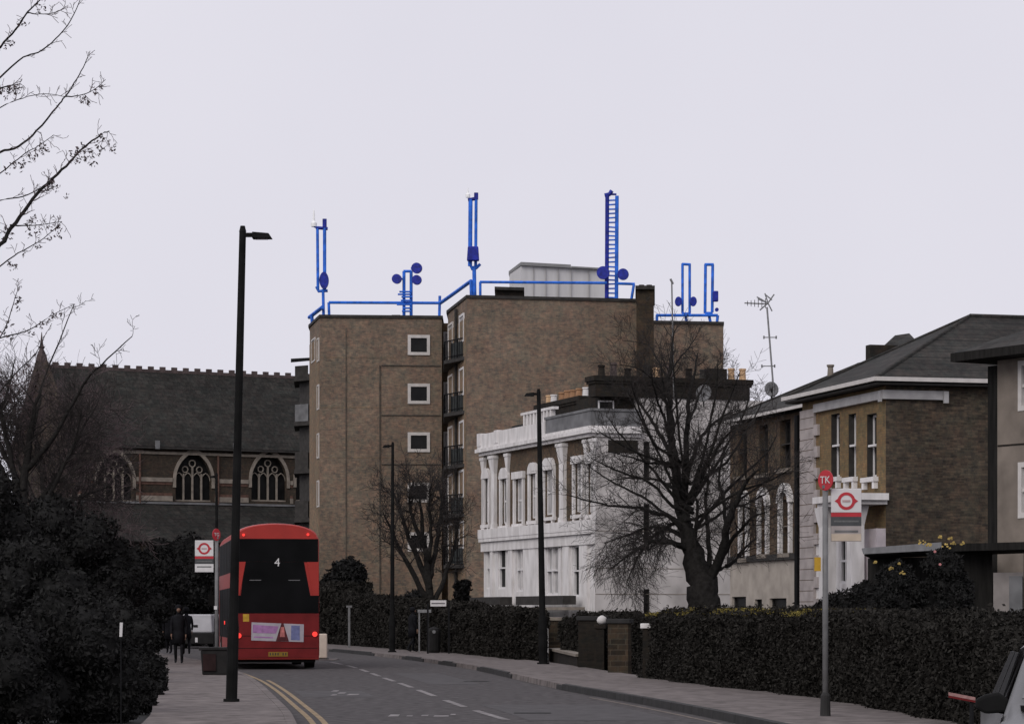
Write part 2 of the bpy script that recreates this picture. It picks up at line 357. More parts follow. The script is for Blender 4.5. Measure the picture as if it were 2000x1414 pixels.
def line(f, d0, d1, w, m, name, z=.005, n=None, lift=0):
    mb = MB(); n = n or max(1, int((d1-d0)/1.0))
    for i in range(n):
        a = d0+(d1-d0)*i/n; b = d0+(d1-d0)*(i+1)/n
        mb.quad(G(f(a)-w/2, a, z), G(f(a)+w/2, a, z), G(f(b)+w/2, b, z), G(f(b)-w/2, b, z))
    return mb
yl = line(lambda d: lk(d)+.28, 5, 66, .09, None, '', n=50); y2 = line(lambda d: lk(d)+.46, 5, 50, .09, None, '', n=40)
yl.f += [tuple(i+len(yl.v) for i in f) for f in y2.f]; yl.v += y2.v
tag(yl.build('road_marking_yellow_lines', M['yellowpaint']), kind='structure')
tag(line(lambda d: rk(d)-.30, 5, 39.5, .07, None, '', n=30).build('road_marking_kerb_line', mat('very_faded_paint', (.15, .125, .105), var=.4, scale=6)), kind='structure')
CL = [(20, 1.55), (30.2, .08), (33.3, -.46), (37.6, -1.14), (42.1, -1.79), (46.7, -2.45), (51.2, -3.14), (64, -5.1), (75, -7.4)]
cl = MB()
for a, b in ((26.2, 29.2), (31.2, 34.2), (35.6, 38.3), (40.2, 43.6), (45, 47.9), (49.2, 51.9), (53.2, 55.9), (57.4, 60), (61.5, 64.5), (66, 69)):
    l = line(lambda d: interp(CL, d), a, b, .13, None, '', n=3); cl.f += [tuple(i+len(cl.v) for i in f) for f in l.f]; cl.v += l.v
tag(cl.build('road_marking_centre_dashes', M['roadpaint']), kind='structure')
lm = MB()                                   # worn lettering on the near lane
rng = random.Random(4)
for px, py, w, h in ((655, 1349, 12, 2.6), (668, 1353, 14, 2.4), (690, 1356, 22, 2.6), (652, 1357, 10, 2.2), (770, 1397, 20, 4), (800, 1398, 12, 2), (830, 1397, 14, 2.2), (862, 1398, 30, 2.6), (885, 1395, 10, 2)):
    d = 6400/(py-1200); x0 = (px-1000)*d/4000; ww = w*d/4000; dd = h*d/(py-1200)
    lm.quad(G(x0-ww/2, d-dd/2, .006), G(x0+ww/2, d-dd/2, .006), G(x0+ww/2*.9, d+dd/2, .006), G(x0-ww/2*.95, d+dd/2, .006))
tag(lm.build('road_marking_worn_lettering', M['roadpaint']), kind='structure')
rp_ = MB()
for d0, d1, a, b_ in ((31, 36.5, .55, .9), (40, 43, .1, .32), (47, 56, .62, .8), (26, 28.5, .2, .5)):
    for i in range(8):
        p0, p1 = d0+(d1-d0)*i/8, d0+(d1-d0)*(i+1)/8
        q_ = lambda d, t: G(lk(d)+(rk(d)-lk(d))*t, d, .003)
        rp_.quad(q_(p0, a), q_(p0, b_), q_(p1, b_), q_(p1, a))
tag(rp_.build('road_repair_patches', mat('newer_asphalt', (.063, .058, .06), rough=.9, var=.25, scale=3, detail=12)), kind='structure')
# iron covers and darker repair patch in the road
mc = MB()
for px, py in ((930, 1330), (1040, 1392)):
    d = 6400/(py-1200); x0 = (px-1000)*d/4000
    mc.quad(G(x0-.3, d-.25, .008), G(x0+.3, d-.25, .008), G(x0+.3, d+.25, .008), G(x0-.3, d+.25, .008))
tag(mc.build('road_iron_covers', M['kerbdark']), kind='structure')

# ------------------------------------------------------------------ block of flats
def T0(o): return lambda p: (p[0]-o.x, p[1]-o.y)
FO = P(900, 1200, 110); FO.z = 0
flats = thing('block_of_flats', 'stepped six-storey brown brick block of flats with corner balconies, blue masts on its flat roof', 'block of flats', FO)
def X(px, d): return ((px-1000)*d/4000 - FO.x, d*K - FO.y)
ZT = 18.12
A0, A1, A2, A3, A4 = X(605, 118), X(625, 114), X(863, 114.4), X(872, 126), X(617, 126)
B0, B1, B2, B3, B4 = X(875, 112.5), X(912, 107), X(1246, 108.3), X(1238, 121), X(884, 121)
C0, C1, C2, C3 = X(1262, 116), X(1413, 116.6), X(1404, 127), X(1255, 127)
def yh(py, d): return hz(py, d)
class WP:                                   # plan segment as a frame for panels
    def __init__(s, a, b): s.a = Vector((a[0], a[1], 0)); s.b = Vector((b[0], b[1], 0)); s.u = (s.b-s.a).normalized(); s.n = Vector((-s.u.y, s.u.x, 0)); s.L = (s.b-s.a).length
    def T(s, q, i, z): v = s.a + s.u*q + s.n*i; return (v.x, v.y, z)
    def s_at(s, px):
        a = (px-1000)/4000/K; q = s.a + FO
        return (a*q.y - q.x)/(s.u.x - a*s.u.y)
wa = WP(A1, A2); mbw = MB()
wins = []
for y0, y1 in ((655, 693), (750, 788), (845, 882), (943, 980), (1040, 1076)):
    wins.append((wa.s_at(797), wa.s_at(839), yh(y1, 114.3), yh(y0, 114.3)))
wall_panel(mbw, 0, wa.L, 0, ZT, wins, wa.T, .1)
for a, b in ((A0, A1), (A2, A3), (A3, A4), (A4, A0)):
    mbw.quad((*a, 0), (*b, 0), (*b, ZT), (*a, ZT))
mbw.build('wall', M['flat_brick'], flats)
sb = MB(); w0 = WP(A0, A1); wb = WP(B0, B1)
sb.box(.1, w0.L-.35, -.03, 0.01, 0, ZT-1.0, w0.T); sb.build('side_wall', M['flat_brick_side'], flats)
mb = MB(); mb.prism([B0, B1, B2, B3, B4], 0, ZT); mb.build('wall', M['flat_brick'], flats)
mb = MB(); mb.prism([C0, C1, C2, C3], 0, ZT-.03); mb.build('wall', M['flat_brick'], flats)
mb = MB(); mb.prism([X(858, 115.5), X(880, 115.5), X(884, 119), X(862, 119)], 0, ZT-.1); mb.build('link_wall', M['flat_brick_side'], flats)
for pl, zz in (([A0, A1, A2, A3, A4], ZT), ([B0, B1, B2, B3, B4], ZT), ([C0, C1, C2, C3], ZT-.03)):
    mb = MB(); c = Vector((sum(p[0] for p in pl)/len(pl), sum(p[1] for p in pl)/len(pl)))
    o = [tuple(Vector(p) + (Vector(p)-c).normalized()*.1) for p in pl]
    mb.prism(o, zz+.003, zz+.16); mb.build('coping', M['coping'], flats)
def wbox(parent, T, s0, s1, z0, z1, fm, gm, fw=.07, inset=.08, mull=1, mid=False, name='window', out=0.02):
    mb = MB()
    mb.box(s0, s1, -out, inset, z0, z0+fw, T); mb.box(s0, s1, -out, inset, z1-fw, z1, T)
    mb.box(s0, s0+fw, -out+.001, inset, z0+fw, z1-fw, T); mb.box(s1-fw, s1, -out+.001, inset, z0+fw, z1-fw, T)
    for k in range(1, mull):
        c = s0+(s1-s0)*k/mull; mb.box(c-fw*.35, c+fw*.35, .01, inset-.01, z0+fw, z1-fw, T)
    if mid: mb.box(s0+fw, s1-fw, .005, inset-.012, (z0+z1)/2-fw*.35, (z0+z1)/2+fw*.35, T)
    f = mb.build(name, fm, parent)
    g_ = MB(); g_.box(s0+fw, s1-fw, inset-.025, inset+.0, z0+fw, z1-fw, T); g_.build('pane', gm, f)
    return f
for h in wins: wbox(flats, wa.T, h[0]-.02, h[1]+.02, h[2]-.02, h[3]+.02, M['frame_white'], M['glass'], .17, .06, 1, out=.07)
for k, (y0, y1) in enumerate(((660, 706), (751, 800), (846, 895), (938, 990))):
    wbox(flats, w0.T, w0.L-1.2, w0.L-.32, yh(y1, 114.4), yh(y0, 114.4), M['frame_white'], M['glass'], .08, .0, 2, out=.06)
    if k == 0: wbox(flats, w0.T, w0.L-4.2, w0.L-2.2, yh(y1, 116), yh(y0, 116), M['frame_white'], M['glass'], .08, .0, 2, out=.06)
# service pipes and joint lines on the front gable
mb = MB(); mb.box(wa.s_at(742)-.035, wa.s_at(742)+.035, -.06, -.002, 1, yh(713, 114), wa.T)
for y in (713, 810, 906): mb.box(wa.s_at(745), wa.s_at(860), -.05, -.003, yh(y, 114)-.03, yh(y, 114)+.03, wa.T)
mb.build('service_pipe', mat('weathered_pipe', (.07, .06, .05), var=.4, scale=3), flats)
mb = MB(); mb.box(wa.s_at(676)-.03, wa.s_at(676)+.03, -.04, -.002, 1, yh(640, 114), wa.T); mb.build('service_pipe', mat('brown_pipe', (.09, .075, .06), var=.4, scale=3), flats)
for y in (698, 795, 893): mb = MB(); mb.box(0, wa.L*.62, -.012, -.001, yh(y, 114)-.02, yh(y, 114)+.02, wa.T); mb.build('band_course', M['flat_brick_side'], flats)
# corner balconies on the recess between the two gables
lw = WP(X(862, 115.4), X(882, 115.4))
for k, yb in enumerate((712, 815, 917, 1012, 1110)):
    z0 = yh(yb, 109.5)
    cb = MB(); p = [X(866, 112), X(868, 109.6), X(907, 107.6), X(905, 109)]
    cb.prism([X(866, 113.5), X(867, 109.3), X(909, 107.4), X(909, 109), X(884, 112.5)], z0, z0+.18); sl_ = cb.build('balcony', M['coping'], flats)
    rl = MB(); a = Vector((*X(868, 109.5), 0)); b = Vector((*X(907, 107.7), 0)); c = Vector((*X(867, 113), 0))
    for q0, q1 in ((a, b), (a, c)):
        rl.tube([q0+Vector((0, 0, z0+1.2)), q1+Vector((0, 0, z0+1.2))], .035, 6); rl.tube([q0+Vector((0, 0, z0+.35)), q1+Vector((0, 0, z0+.35))], .02, 5)
        for i in range(13):
            q = q0.lerp(q1, i/12); rl.tube([q+Vector((0, 0, z0+.18)), q+Vector((0, 0, z0+1.2))], .018 if i % 4 else .04, 4)
    rl.build('railing', M['blackmetal'], sl_)
    pn = MB(); q0, q1 = a.lerp(b, .3), a.lerp(b, .92)
    nn = Vector((-(q1-q0).y, (q1-q0).x, 0)).normalized()*.03
    pn.hexa([q0+nn+Vector((0, 0, z0+.22)), q1+nn+Vector((0, 0, z0+.22)), q1+nn*2+Vector((0, 0, z0+.22)), q0+nn*2+Vector((0, 0, z0+.22))],
            [q0+nn+Vector((0, 0, z0+1.05)), q1+nn+Vector((0, 0, z0+1.05)), q1+nn*2+Vector((0, 0, z0+1.05)), q0+nn*2+Vector((0, 0, z0+1.05))])
    pn.build('balcony_panel', mat('grey_green_panel', (.05, .055, .055), var=.3, scale=3), sl_)
    # white doors and windows behind
    wbox(flats, lw.T, .12, .5, z0+.3, z0+2.55, M['white'], M['curtain_glass'], .1, .0, 1, out=.1)
    wbox(flats, wb.T, .35, 2.2, z0+.3, z0+2.5, M['frame_white'], M['curtain_glass'], .12, .0, 2, out=.07, name='balcony_door')
    wbox(flats, wb.T, wb.L-2.6, wb.L-.9, z0+1.0, z0+2.5, M['white'], M['curtain_glass'], .12, .0, 2, out=.07)
mb = MB(); q = wb.T(wb.L*.55, -.12, 0); mb.tube([(q[0], q[1], 0), (q[0], q[1], ZT-.2)], .09, 8); mb.build('downpipe', M['coping'], flats)
sp = MB(); sp.box(.6, wb.L-.3, -.04, -.001, 0, ZT-1.0, wb.T); sp.build('side_wall', M['flat_brick_side'], flats)
# balconies along the far left flank
for k, y0 in enumerate((745, 832, 925, 1020)):
    z0 = yh(y0, 119)
    cb = MB(); cb.prism([X(574, 119), X(604, 118.4), X(606, 122), X(576, 122.5)], z0, z0+.25); bl = cb.build('balcony', M['coping'], flats)
    rl = MB(); rl.prism([X(576, 119.1), X(602, 118.6), X(602, 118.9), X(576, 119.3)], z0+.25, z0+(1.25 if k else .9)); rl.build('balcony_panel', M['coping'] if k != 1 else M['lead'], bl)
    if k == 0:
        cp = MB(); cp.prism([X(568, 118.8), X(606, 118.3), X(606, 118.6), X(568, 119.4)], z0+1.15, z0+1.3); cp.build('railing', M['blackmetal'], bl)
mb = MB(); mb.prism([X(585, 119.8), X(607, 118.6), X(607, 123), X(588, 123)], 0, yh(735, 119)); mb.build('stair_tower', M['coping'], flats)
# chimney on the step, low box and plant room on the roof
mb = MB(); mb.prism([X(1243, 106.6), X(1277, 106.6), X(1277, 112), X(1243, 112)], 0, yh(566, 106.6)); ch = mb.build('chimney', M['stack_brick'], flats)
ch.data.materials.clear(); ch.data.materials.append(brick('sooty_chimney_brick', (.07, .058, .045), (.045, .038, .032), (.06, .052, .045)))
mb = MB(); mb.prism([X(1241, 106.4), X(1279, 106.4), X(1279, 112.2), X(1241, 112.2)], yh(566, 106.6), yh(559, 106.6)); mb.build('chimney_cap', M['coping'], ch)
for px in (1253, 1268):
    mb = MB(); x, y = X(px, 108); mb.lathe((x, y, yh(560, 107)), [(.17, 0), (.14, .2), (.15, .25)], 10); mb.build('chimney_pot', M['ridge'], ch)
mb = MB(); mb.prism([X(968, 108.5), X(1022, 108.8), X(1022, 111), X(969, 111)], ZT+.1, yh(567, 108.5)); bx_ = mb.build('roof_box', M['stack_brick'], flats)
mb = MB(); mb.prism([X(966, 108.3), X(1024, 108.6), X(1024, 111.2), X(967, 111.2)], yh(567, 108.5)+.003, yh(561, 108.5)); mb.build('roof_box_lid', M['coping'], bx_)
mb = MB(); mb.prism([X(765, 115), X(782, 115), X(782, 116.5), X(765, 116.5)], ZT+.15, yh(615, 115)); mb.build('roof_vent', M['coping'], flats)
pr = MB(); pr.prism([X(995, 115.3), X(1018, 112.5), X(1184, 114), X(1182, 119), X(1000, 119)], ZT+.1, 20.75); pro = pr.build('plant_room', M['cabin'], flats)
tr = MB(); tr.prism([X(993.5, 115.4), X(1017.5, 112.35), X(1115, 113.2), X(1115, 119), X(999, 119.2)], 20.753, 20.93); tr.prism([X(1115.3, 113.15), X(1185.5, 113.85), X(1184, 119.1), X(1115.3, 119.1)], 20.753, 20.84); tr.build('plant_room_trim', mat('grey_trim', (.25, .25, .25), var=.1, scale=3), pro)
jn = MB()
for px, dd in ((1042, 112.7), (1066, 112.9), (1090, 113.1), (1115, 113.3), (1150, 113.65)):
    jn.prism([X(px, dd-.04), X(px+1, dd-.035), X(px+1, dd+.05), X(px, dd+.05)], ZT+.2, 20.7)
jn.build('panel_joint', mat('pale_joint', (.33, .32, .32), var=.1, scale=3), pro)

# ------------------------------------------------------------------ blue masts and roof rails
def mast(name, label, base_px, d, z0=ZT):
    t = thing(name, label, 'antenna mast', Vector(((base_px-1000)*d/4000, d*K, z0)), group='blue masts on the roof of the flats'); return t
def Q(t, px, py, d): v = P(px, py, d) - Vector(t.location); return v
def bar(t, pts, r, name, m='blue', parent=None, d=None, sides=8):
    mb = MB(); mb.tube([Q(t, *p, d) for p in pts], r*.8, sides); return mb.build(name, M[m], parent or t)
D1 = 115.0
t = mast('antenna_mast', 'leftmost blue roof mast with twin poles, white tip and oval equipment box', 631, D1)
bar(t, [(632, 621), (631, 565)], .11, 'mast_foot', d=D1); bar(t, [(634, 565), (634, 430)], .13, 'pole', d=D1); bar(t, [(621, 566), (620, 443)], .11, 'pole', d=D1)
bar(t, [(617, 445), (640, 447)], .12, 'top_bracket', 'navy', d=D1); bar(t, [(634, 445), (634, 428)], .16, 'pole_tip', 'navy', d=D1)
mb = MB(); mb.disc(Q(t, 633, 548, D1-.3), (0, 1, 0), .26, .3, 20, .47); mb.build('equipment_box', M['navy'], t)
bar(t, [(618, 560), (622, 569), (640, 568)], .11, 'lower_bracket', d=D1)
mb = MB(); mb.lathe(Q(t, 613, 443, D1), [(.16, 0), (.17, .2), (.07, .32), (.04, .9), (.0, 1.0)], 10); mb.build('white_tip', M['tip'], t)
bar(t, [(613, 443), (619, 446)], .05, 'tip_arm', d=D1)
D2 = 114.9
t = mast('antenna_mast', 'short blue roof mast with three round dishes and close rungs, above the square windows', 796, D2)
bar(t, [(789, 622), (789, 530)], .12, 'pole', d=D2); bar(t, [(803, 622), (803, 530)], .12, 'pole', d=D2); bar(t, [(788, 530), (804, 530)], .1, 'top_bracket', d=D2)
for i, (y, a, b) in enumerate(((570, 780, 803), (575, 777, 803), (580, 784, 806), (587, 783, 802), (595, 775, 803), (602, 786, 803), (608, 785, 803))): bar(t, [(a, y), (b, y)], .065, 'rung', d=D2-.2)
for px, py, r in ((775, 545, .27), (814, 524, .3), (814, 547, .27)):
    mb = MB(); mb.disc(Q(t, px, py, D2-.3), (.15, 1, 0), r, .22, 20); dsh = mb.build('round_dish', M['navy'], t)
    mb = MB(); mb.tube([Q(t, px, py, D2-.1), Q(t, 789 if px < 790 else 803, py, D2)], .06, 6); mb.build('dish_arm', M['blue'], dsh)
D3 = 108.6
t = mast('antenna_mast', 'tall blue twin-pole roof mast with dark equipment box at the step of the roof', 926, D3)
bar(t, [(927, 583), (926, 520)], .14, 'mast_foot', d=D3); bar(t, [(929, 520), (930, 378)], .11, 'pole', d=D3); bar(t, [(918, 520), (919, 390)], .15, 'pole', d=D3)
bar(t, [(914, 391), (930, 388)], .12, 'top_bracket', 'navy', d=D3); bar(t, [(930, 390), (930, 377)], .15, 'pole_tip', 'navy', d=D3)
mb = MB(); c = Q(t, 924, 496, D3-.3); mb.hexa([c+Vector(p) for p in ((-.33, -.2, -.38), (.33, -.2, -.38), (.33, .2, -.38), (-.33, .2, -.38))], [c+Vector(p) for p in ((-.28, -.2, .38), (.28, -.2, .38), (.28, .2, .38), (-.28, .2, .38))])
mb.build('equipment_box', M['navy'], t, bevel=.06)
bar(t, [(919, 518), (922, 526), (930, 524), (938, 516)], .1, 'lower_bracket', d=D3)
mb = MB(); mb.lathe(Q(t, 914, 386, D3), [(.12, 0), (.12, .15), (.05, .25), (.0, .55)], 10); mb.build('white_tip', M['tip'], t)
D4 = 108.8
t = mast('antenna_mast', 'tall blue ladder-like lattice mast with two round dishes in front of the plant room', 1194, D4)
bar(t, [(1185, 590), (1186, 380)], .14, 'pole', 'navy', d=D4); bar(t, [(1204, 590), (1205, 383)], .13, 'pole', d=D4)
for i in range(23): y = 392+i*8.6; bar(t, [(1186, y), (1205, y-1.5+rng.random()*3)], .055, 'rung', d=D4)
bar(t, [(1181, 382), (1190, 380), (1195, 373)], .14, 'top_bracket', 'navy', d=D4); bar(t, [(1190, 380), (1204, 380)], .07, 'top_bracket', 'navy', d=D4)
for px, r in ((1178, .34), (1217, .3)):
    mb = MB(); mb.disc(Q(t, px, 533 if px < 1200 else 536, D4-.4), (.1, 1, 0), r, .22, 22); dsh = mb.build('round_dish', M['navy'], t)
    mb = MB(); mb.tube([Q(t, px, 535, D4-.2), Q(t, 1186 if px < 1200 else 1204, 535, D4)], .06, 6); mb.build('dish_arm', M['blue'], dsh)
D5 = 117
t = mast('antenna_mast', 'short blue open frame mast with a dish on either side, on the lower right roof', 1340, D5, ZT-.03)
for a in (((1333, 612), (1333, 515)), ((1347, 612), (1347, 516)), ((1332, 516), (1349, 517)), ((1332, 613), (1349, 613)), ((1338, 613), (1342, 632))): bar(t, a, .1, 'frame_bar', d=D5)
for px in (1325, 1354):
    mb = MB(); mb.disc(Q(t, px, 589, D5-.3), (0, 1, 0), .2, .25, 18, .27); mb.build('side_dish', M['navy'], t)
t = mast('antenna_mast', 'short blue open frame mast with one dark box on its right, nearest the roof end', 1386, D5, ZT-.03)
for a in (((1377, 612), (1378, 517)), ((1391, 610), (1392, 517)), ((1376, 517), (1394, 517)), ((1377, 612), (1392, 612)), ((1384, 612), (1388, 632))): bar(t, a, .11, 'frame_bar', d=D5)
mb = MB(); c = Q(t, 1397, 579, D5-.3); mb.box(c.x-.15, c.x+.17, c.y-.15, c.y+.15, c.z-.3, c.z+.3); mb.build('equipment_box', M['navy'], t, bevel=.05)
mb = MB(); mb.disc(Q(t, 1400, 605, D5-.3), (0, 1, 0), .11, .15, 12); mb.build('small_box', M['navy'], t)
def rail(label, segs, posts, d, r=.065):
    p0 = segs[0][0]; t = thing('roof_railing', label, 'railing', Vector(((p0[0]-1000)*d/4000, d*K, ZT)), group='blue railings on the roof of the flats')
    for s in segs:
        dd = [q[2] if len(q) > 2 else d for q in s]
        mb = MB(); mb.tube([Q(t, q[0], q[1], e) for q, e in zip(s, dd)], r, 6); mb.build('top_rail', M['blue'], t)
    for s in posts:
        dd = [q[2] if len(q) > 2 else d for q in s]
        mb = MB(); mb.tube([Q(t, q[0], q[1], e) for q, e in zip(s, dd)], r, 6); mb.build('post', M['blue'], t)
rail('short blue roof rail climbing at the far left corner of the flats', [[(604, 620, 117.8), (630, 600, 114.6)]], [[(610, 632, 117), (609, 617, 117)]], 115, .11)
rail('long blue roof rail above the three square windows', [[(642, 591), (858, 592)]], [[(643, 621), (642, 591)], [(858, 620), (859, 578)]], 114.9, .085)
rail('blue rail sloping up to the higher part of the roof', [[(860, 592, 114), (880, 578, 112), (920, 549, 108.6)]], [[(921, 583, 108.6), (920, 549, 108.6)]], 112, .1)
rail('long blue roof rail in front of the pale plant room', [[(937, 551), (1185, 553)], [(1205, 554), (1240, 555)]], [[(1238, 556), (1233, 586)], [(938, 583), (938, 551)]], 108.4, .075)
rail('low blue roof rail under the two short frame masts', [[(1281, 616), (1402, 616)]], [[(1402, 616), (1400, 632)], [(1283, 632), (1283, 616)]], 116.9, .085)

# ------------------------------------------------------------------ church
R0 = Vector((-31.28, 136*K, 0)); R1 = Vector((-14.3, 143*K, 0)); cu = (R1-R0).normalized(); cnv = Vector((cu.y, -cu.x, 0))
HW = 5.5
CF = Frame((R0+cnv*HW)[:2], cu[:2])
church = thing('church', 'dark stone church with long slate roof, crested ridge and pointed traceried windows', 'church', CF.O, CF.rz)
ZE = 12.75; ZR = 17.9; CLn = 30
I3 = lambda s, i, z: (s, i, z)
def arch(s0, s1, zs, za, n=9):           # pointed arch outline from left spring to right spring
    w = s1-s0; hgt = za-zs; c = (s0+s1)/2; pts = []
    rr = (hgt*hgt + (w/2)**2)/(w)        # radius of two-centred arch
    ccx = s0+rr
    a0 = math.pi; a1 = math.pi - math.atan2(hgt, rr-w/2)
    for k in range(n+1):
        a = a0+(a1-a0)*k/n; pts.append((ccx+rr*math.cos(a), zs+rr*math.sin(a)))
    pts[-1] = (c, za)
    return pts + [(2*c-x, z) for x, z in reversed(pts[:-1])]
cw = []
for pa, pb in ((190, 259), (343, 413), (491, 560), (578, 640)):
    pc = (pa+pb)/2
    cw.append((CF.s(pa), CF.s(pb), CF.z(pc, 979), CF.z(pc, 938), CF.z(pc, 883)))
# extra bays to the left behind the trees
step = cw[1][0]-cw[0][0]; wd_ = cw[1][1]-cw[1][0]
wl = MB(); xs = [0.0]
ws = sorted([c for c in cw] )
cur = 0.0; zb = 0
for s0, s1, z0, zs, za in ws:
    wall_panel(wl, cur, s0, zb, ZE, (), I3); wall_panel(wl, s0, s1, zb, z0, (), I3)
    ar = arch(s0, s1, zs, za)
    for i in range(len(ar)-1):
        (xa, z_a), (xb, z_b) = ar[i], ar[i+1]
        wl.quad((xa, 0, z_a), (xb, 0, z_b), (xb, 0, ZE), (xa, 0, ZE))
        wl.quad((xa, 0, z_a), (xa, .4, z_a), (xb, .4, z_b), (xb, 0, z_b))
    wl.quad((s0, 0, z0), (s0, .4, z0), (s0, .4, zs), (s0, 0, zs)); wl.quad((s1, 0, z0), (s1, 0, zs), (s1, .4, zs), (s1, .4, z0))
    wl.quad((s0, 0, z0), (s1, 0, z0), (s1, .4, z0), (s0, .4, z0))
    cur = s1
wall_panel(wl, cur, CLn, zb, ZE, (), I3)
wl.poly([(0, 0, 0), (0, 2*HW, 0), (0, 2*HW, ZE), (0, HW, ZR), (0, 0, ZE)]); wl.quad((0, 2*HW, 0), (CLn, 2*HW, 0), (CLn, 2*HW, ZE), (0, 2*HW, ZE))
wl.poly([(CLn, 0, 0), (CLn, 2*HW, 0), (CLn, 2*HW, ZE), (CLn, HW, ZR), (CLn, 0, ZE)])
wl.build('wall', M['church_brick'], church)
rf = MB()
def slab(mb, a, b, c, d, th): a, b, c, d = map(Vector, (a, b, c, d)); n_ = (b-a).cross(d-a).normalized()*th; mb.hexa([a-n_, b-n_, c-n_, d-n_], [a, b, c, d])
sl_ = (ZR-ZE)/HW
slab(rf, (.3, -.35, ZE-.35*sl_+.2), (CLn, -.35, ZE-.35*sl_+.2), (CLn, HW, ZR+.2), (.3, HW, ZR+.2), .18)
slab(rf, (CLn, 2*HW+.35, ZE-.35*sl_+.2), (.3, 2*HW+.35, ZE-.35*sl_+.2), (.3, HW, ZR+.2), (CLn, HW, ZR+.2), .18)
roof = rf.build('roof', M['church_slate'], church)
cr_ = MB(); x = .8
while x < CLn:
    cr_.box(x, x+.38, HW-.09, HW+.09, ZR+.15, ZR+.50); x += .845
cr_.box(.4, CLn, HW-.12, HW+.12, ZR+.1, ZR+.30); cr_.build('ridge_crest', M['ridge'], roof)
gb = MB()                                   # gable parapet with coping
for sgn in (-1, 1):
    a = (HW+sgn*(HW+.5), ZE-.3); b = (HW, ZR+.9)
    o = [(-.25, a[0], a[1]), (-.25, b[0], b[1]), (-.25, b[0], b[1]-.9), (-.25, a[0]-sgn*.2, a[1]-.9)]
    gb.extr(o, (.6, 0, 0))
gb.build('gable_parapet', M['church_brick'], church)
gb = MB(); gb.lathe((.05, HW, ZR+.5), [(.42, 0), (.34, .4), (.16, .75), (.14, .85), (.24, .95), (.12, 1.05), (.07, 1.5), (.02, 1.95)], 8); gb.build('finial', M['ridge'], church)
gt = MB(); gt.box(0, CLn, -.42, -.30, ZE-.28, ZE-.16); gt.build('gutter', M['coping'], church)
ev = MB(); ev.box(0, CLn, -.10, -.002, ZE-.62, ZE-.44); ev.build('eaves_course', M['stone'], church)
for px in (303, 455):
    hp = MB(); s_ = CF.s(px); hp.box(s_-.14, s_+.14, -.5, -.36, ZE-.3, ZE+.25); hp.build('hopper', M['lead'], church)
    hp = MB(); hp.tube([(CF.s(px)-1.1, -.12, ZE-.6), (CF.s(px)-1.1, -.12, 8.9)], .07, 6); hp.build('downpipe', M['redband'], church)
for si, (s0, s1, z0, zs, za) in enumerate(ws):
    ar = arch(s0, s1, zs, za); ou = arch(s0-.2, s1+.2, zs-.0, za+.3)
    hd = MB()
    ai = [(s0, zs-.5)]+ar+[(s1, zs-.5)]; ao = [(s0-.2, zs-.5)]+ou+[(s1+.2, zs-.5)]
    for i in range(len(ai)-1):
        q = [(ai[i][0], ai[i][1]), (ai[i+1][0], ai[i+1][1]), (ao[i+1][0], ao[i+1][1]), (ao[i][0], ao[i][1])]
        hd.extr([(a, -.09, b) for a, b in q], (0, .085, 0))
    w = hd.build('window', M['stone'], church)
    gl = MB(); gl.poly([(s0, .34, z0), (s1, .34, z0)] + [(a, .34, b) for a, b in reversed(ar)]); gl.build('pane', M['glass_dim'], w)
    tr = MB(); W_ = s1-s0
    for k in (1, 2, 3): c = s0+W_*k/4; tr.box(c-.055, c+.055, .18, .3, z0, zs+(.45 if k != 2 else .9))
    for k in range(4):
        a = s0+W_*k/4; pts = [(p[0], .24, p[1]) for p in arch(a, a+W_/4, zs, zs+.5, 4)]; tr.tube(pts, .04, 4)
    for cx_, cz_, r_ in ((s0+W_*.5, za-.75, .22), (s0+W_*.3, za-1.15, .2), (s0+W_*.7, za-1.15, .2)):
        tr.tube([(cx_+r_*math.cos(a*math.pi/5), .24, cz_+r_*math.sin(a*math.pi/5)) for a in range(11)], .045, 4)
    tr.box(s0, s1, .17, .31, z0, z0+.1); tr.build('tracery', M['stone'], w)
edges = [0.]+[v for c in ws for v in (c[0]-.24, c[1]+.24)]+[CLn]
for k in range(0, len(edges)-1, 2):
    a, b = edges[k], edges[k+1]
    if b-a < .1: continue
    zc = CF.z(300, 937); zd = CF.z(300, 972)
    c = MB(); c.box(a, b, -.10, -.002, zc-.11, zc+.16); c.build('string_course', M['stone'], church)
    c = MB(); c.box(a, b, -.04, -.003, zc-.3, zc-.113); c.build('brick_band', M['redband'], church)
    c = MB(); c.box(a, b, -.10, -.002, zd-.2, zd+.14); c.build('string_course', M['stone'], church)
    c = MB(); c.box(a, b, -.04, -.003, zd+.143, zd+.33); c.build('brick_band', M['redband'], church)
za_ = CF.z(300, 984)
ai = MB(); slab(ai, (-.3, -5.2, za_-2.6), (CLn, -5.2, za_-2.6), (CLn, -.02, za_), (-.3, -.02, za_), .15); ai.build('aisle_roof', M['church_slate'], church)
ai = MB(); ai.box(0, CLn, -4.9, -.2, 0, za_-2.75); ai.build('aisle_wall', M['church_brick'], church)
ai = MB(); ai.box(0, CLn, -.16, -.02, za_+.003, za_+.14); ai.build('aisle_flashing', M['lead'], church)

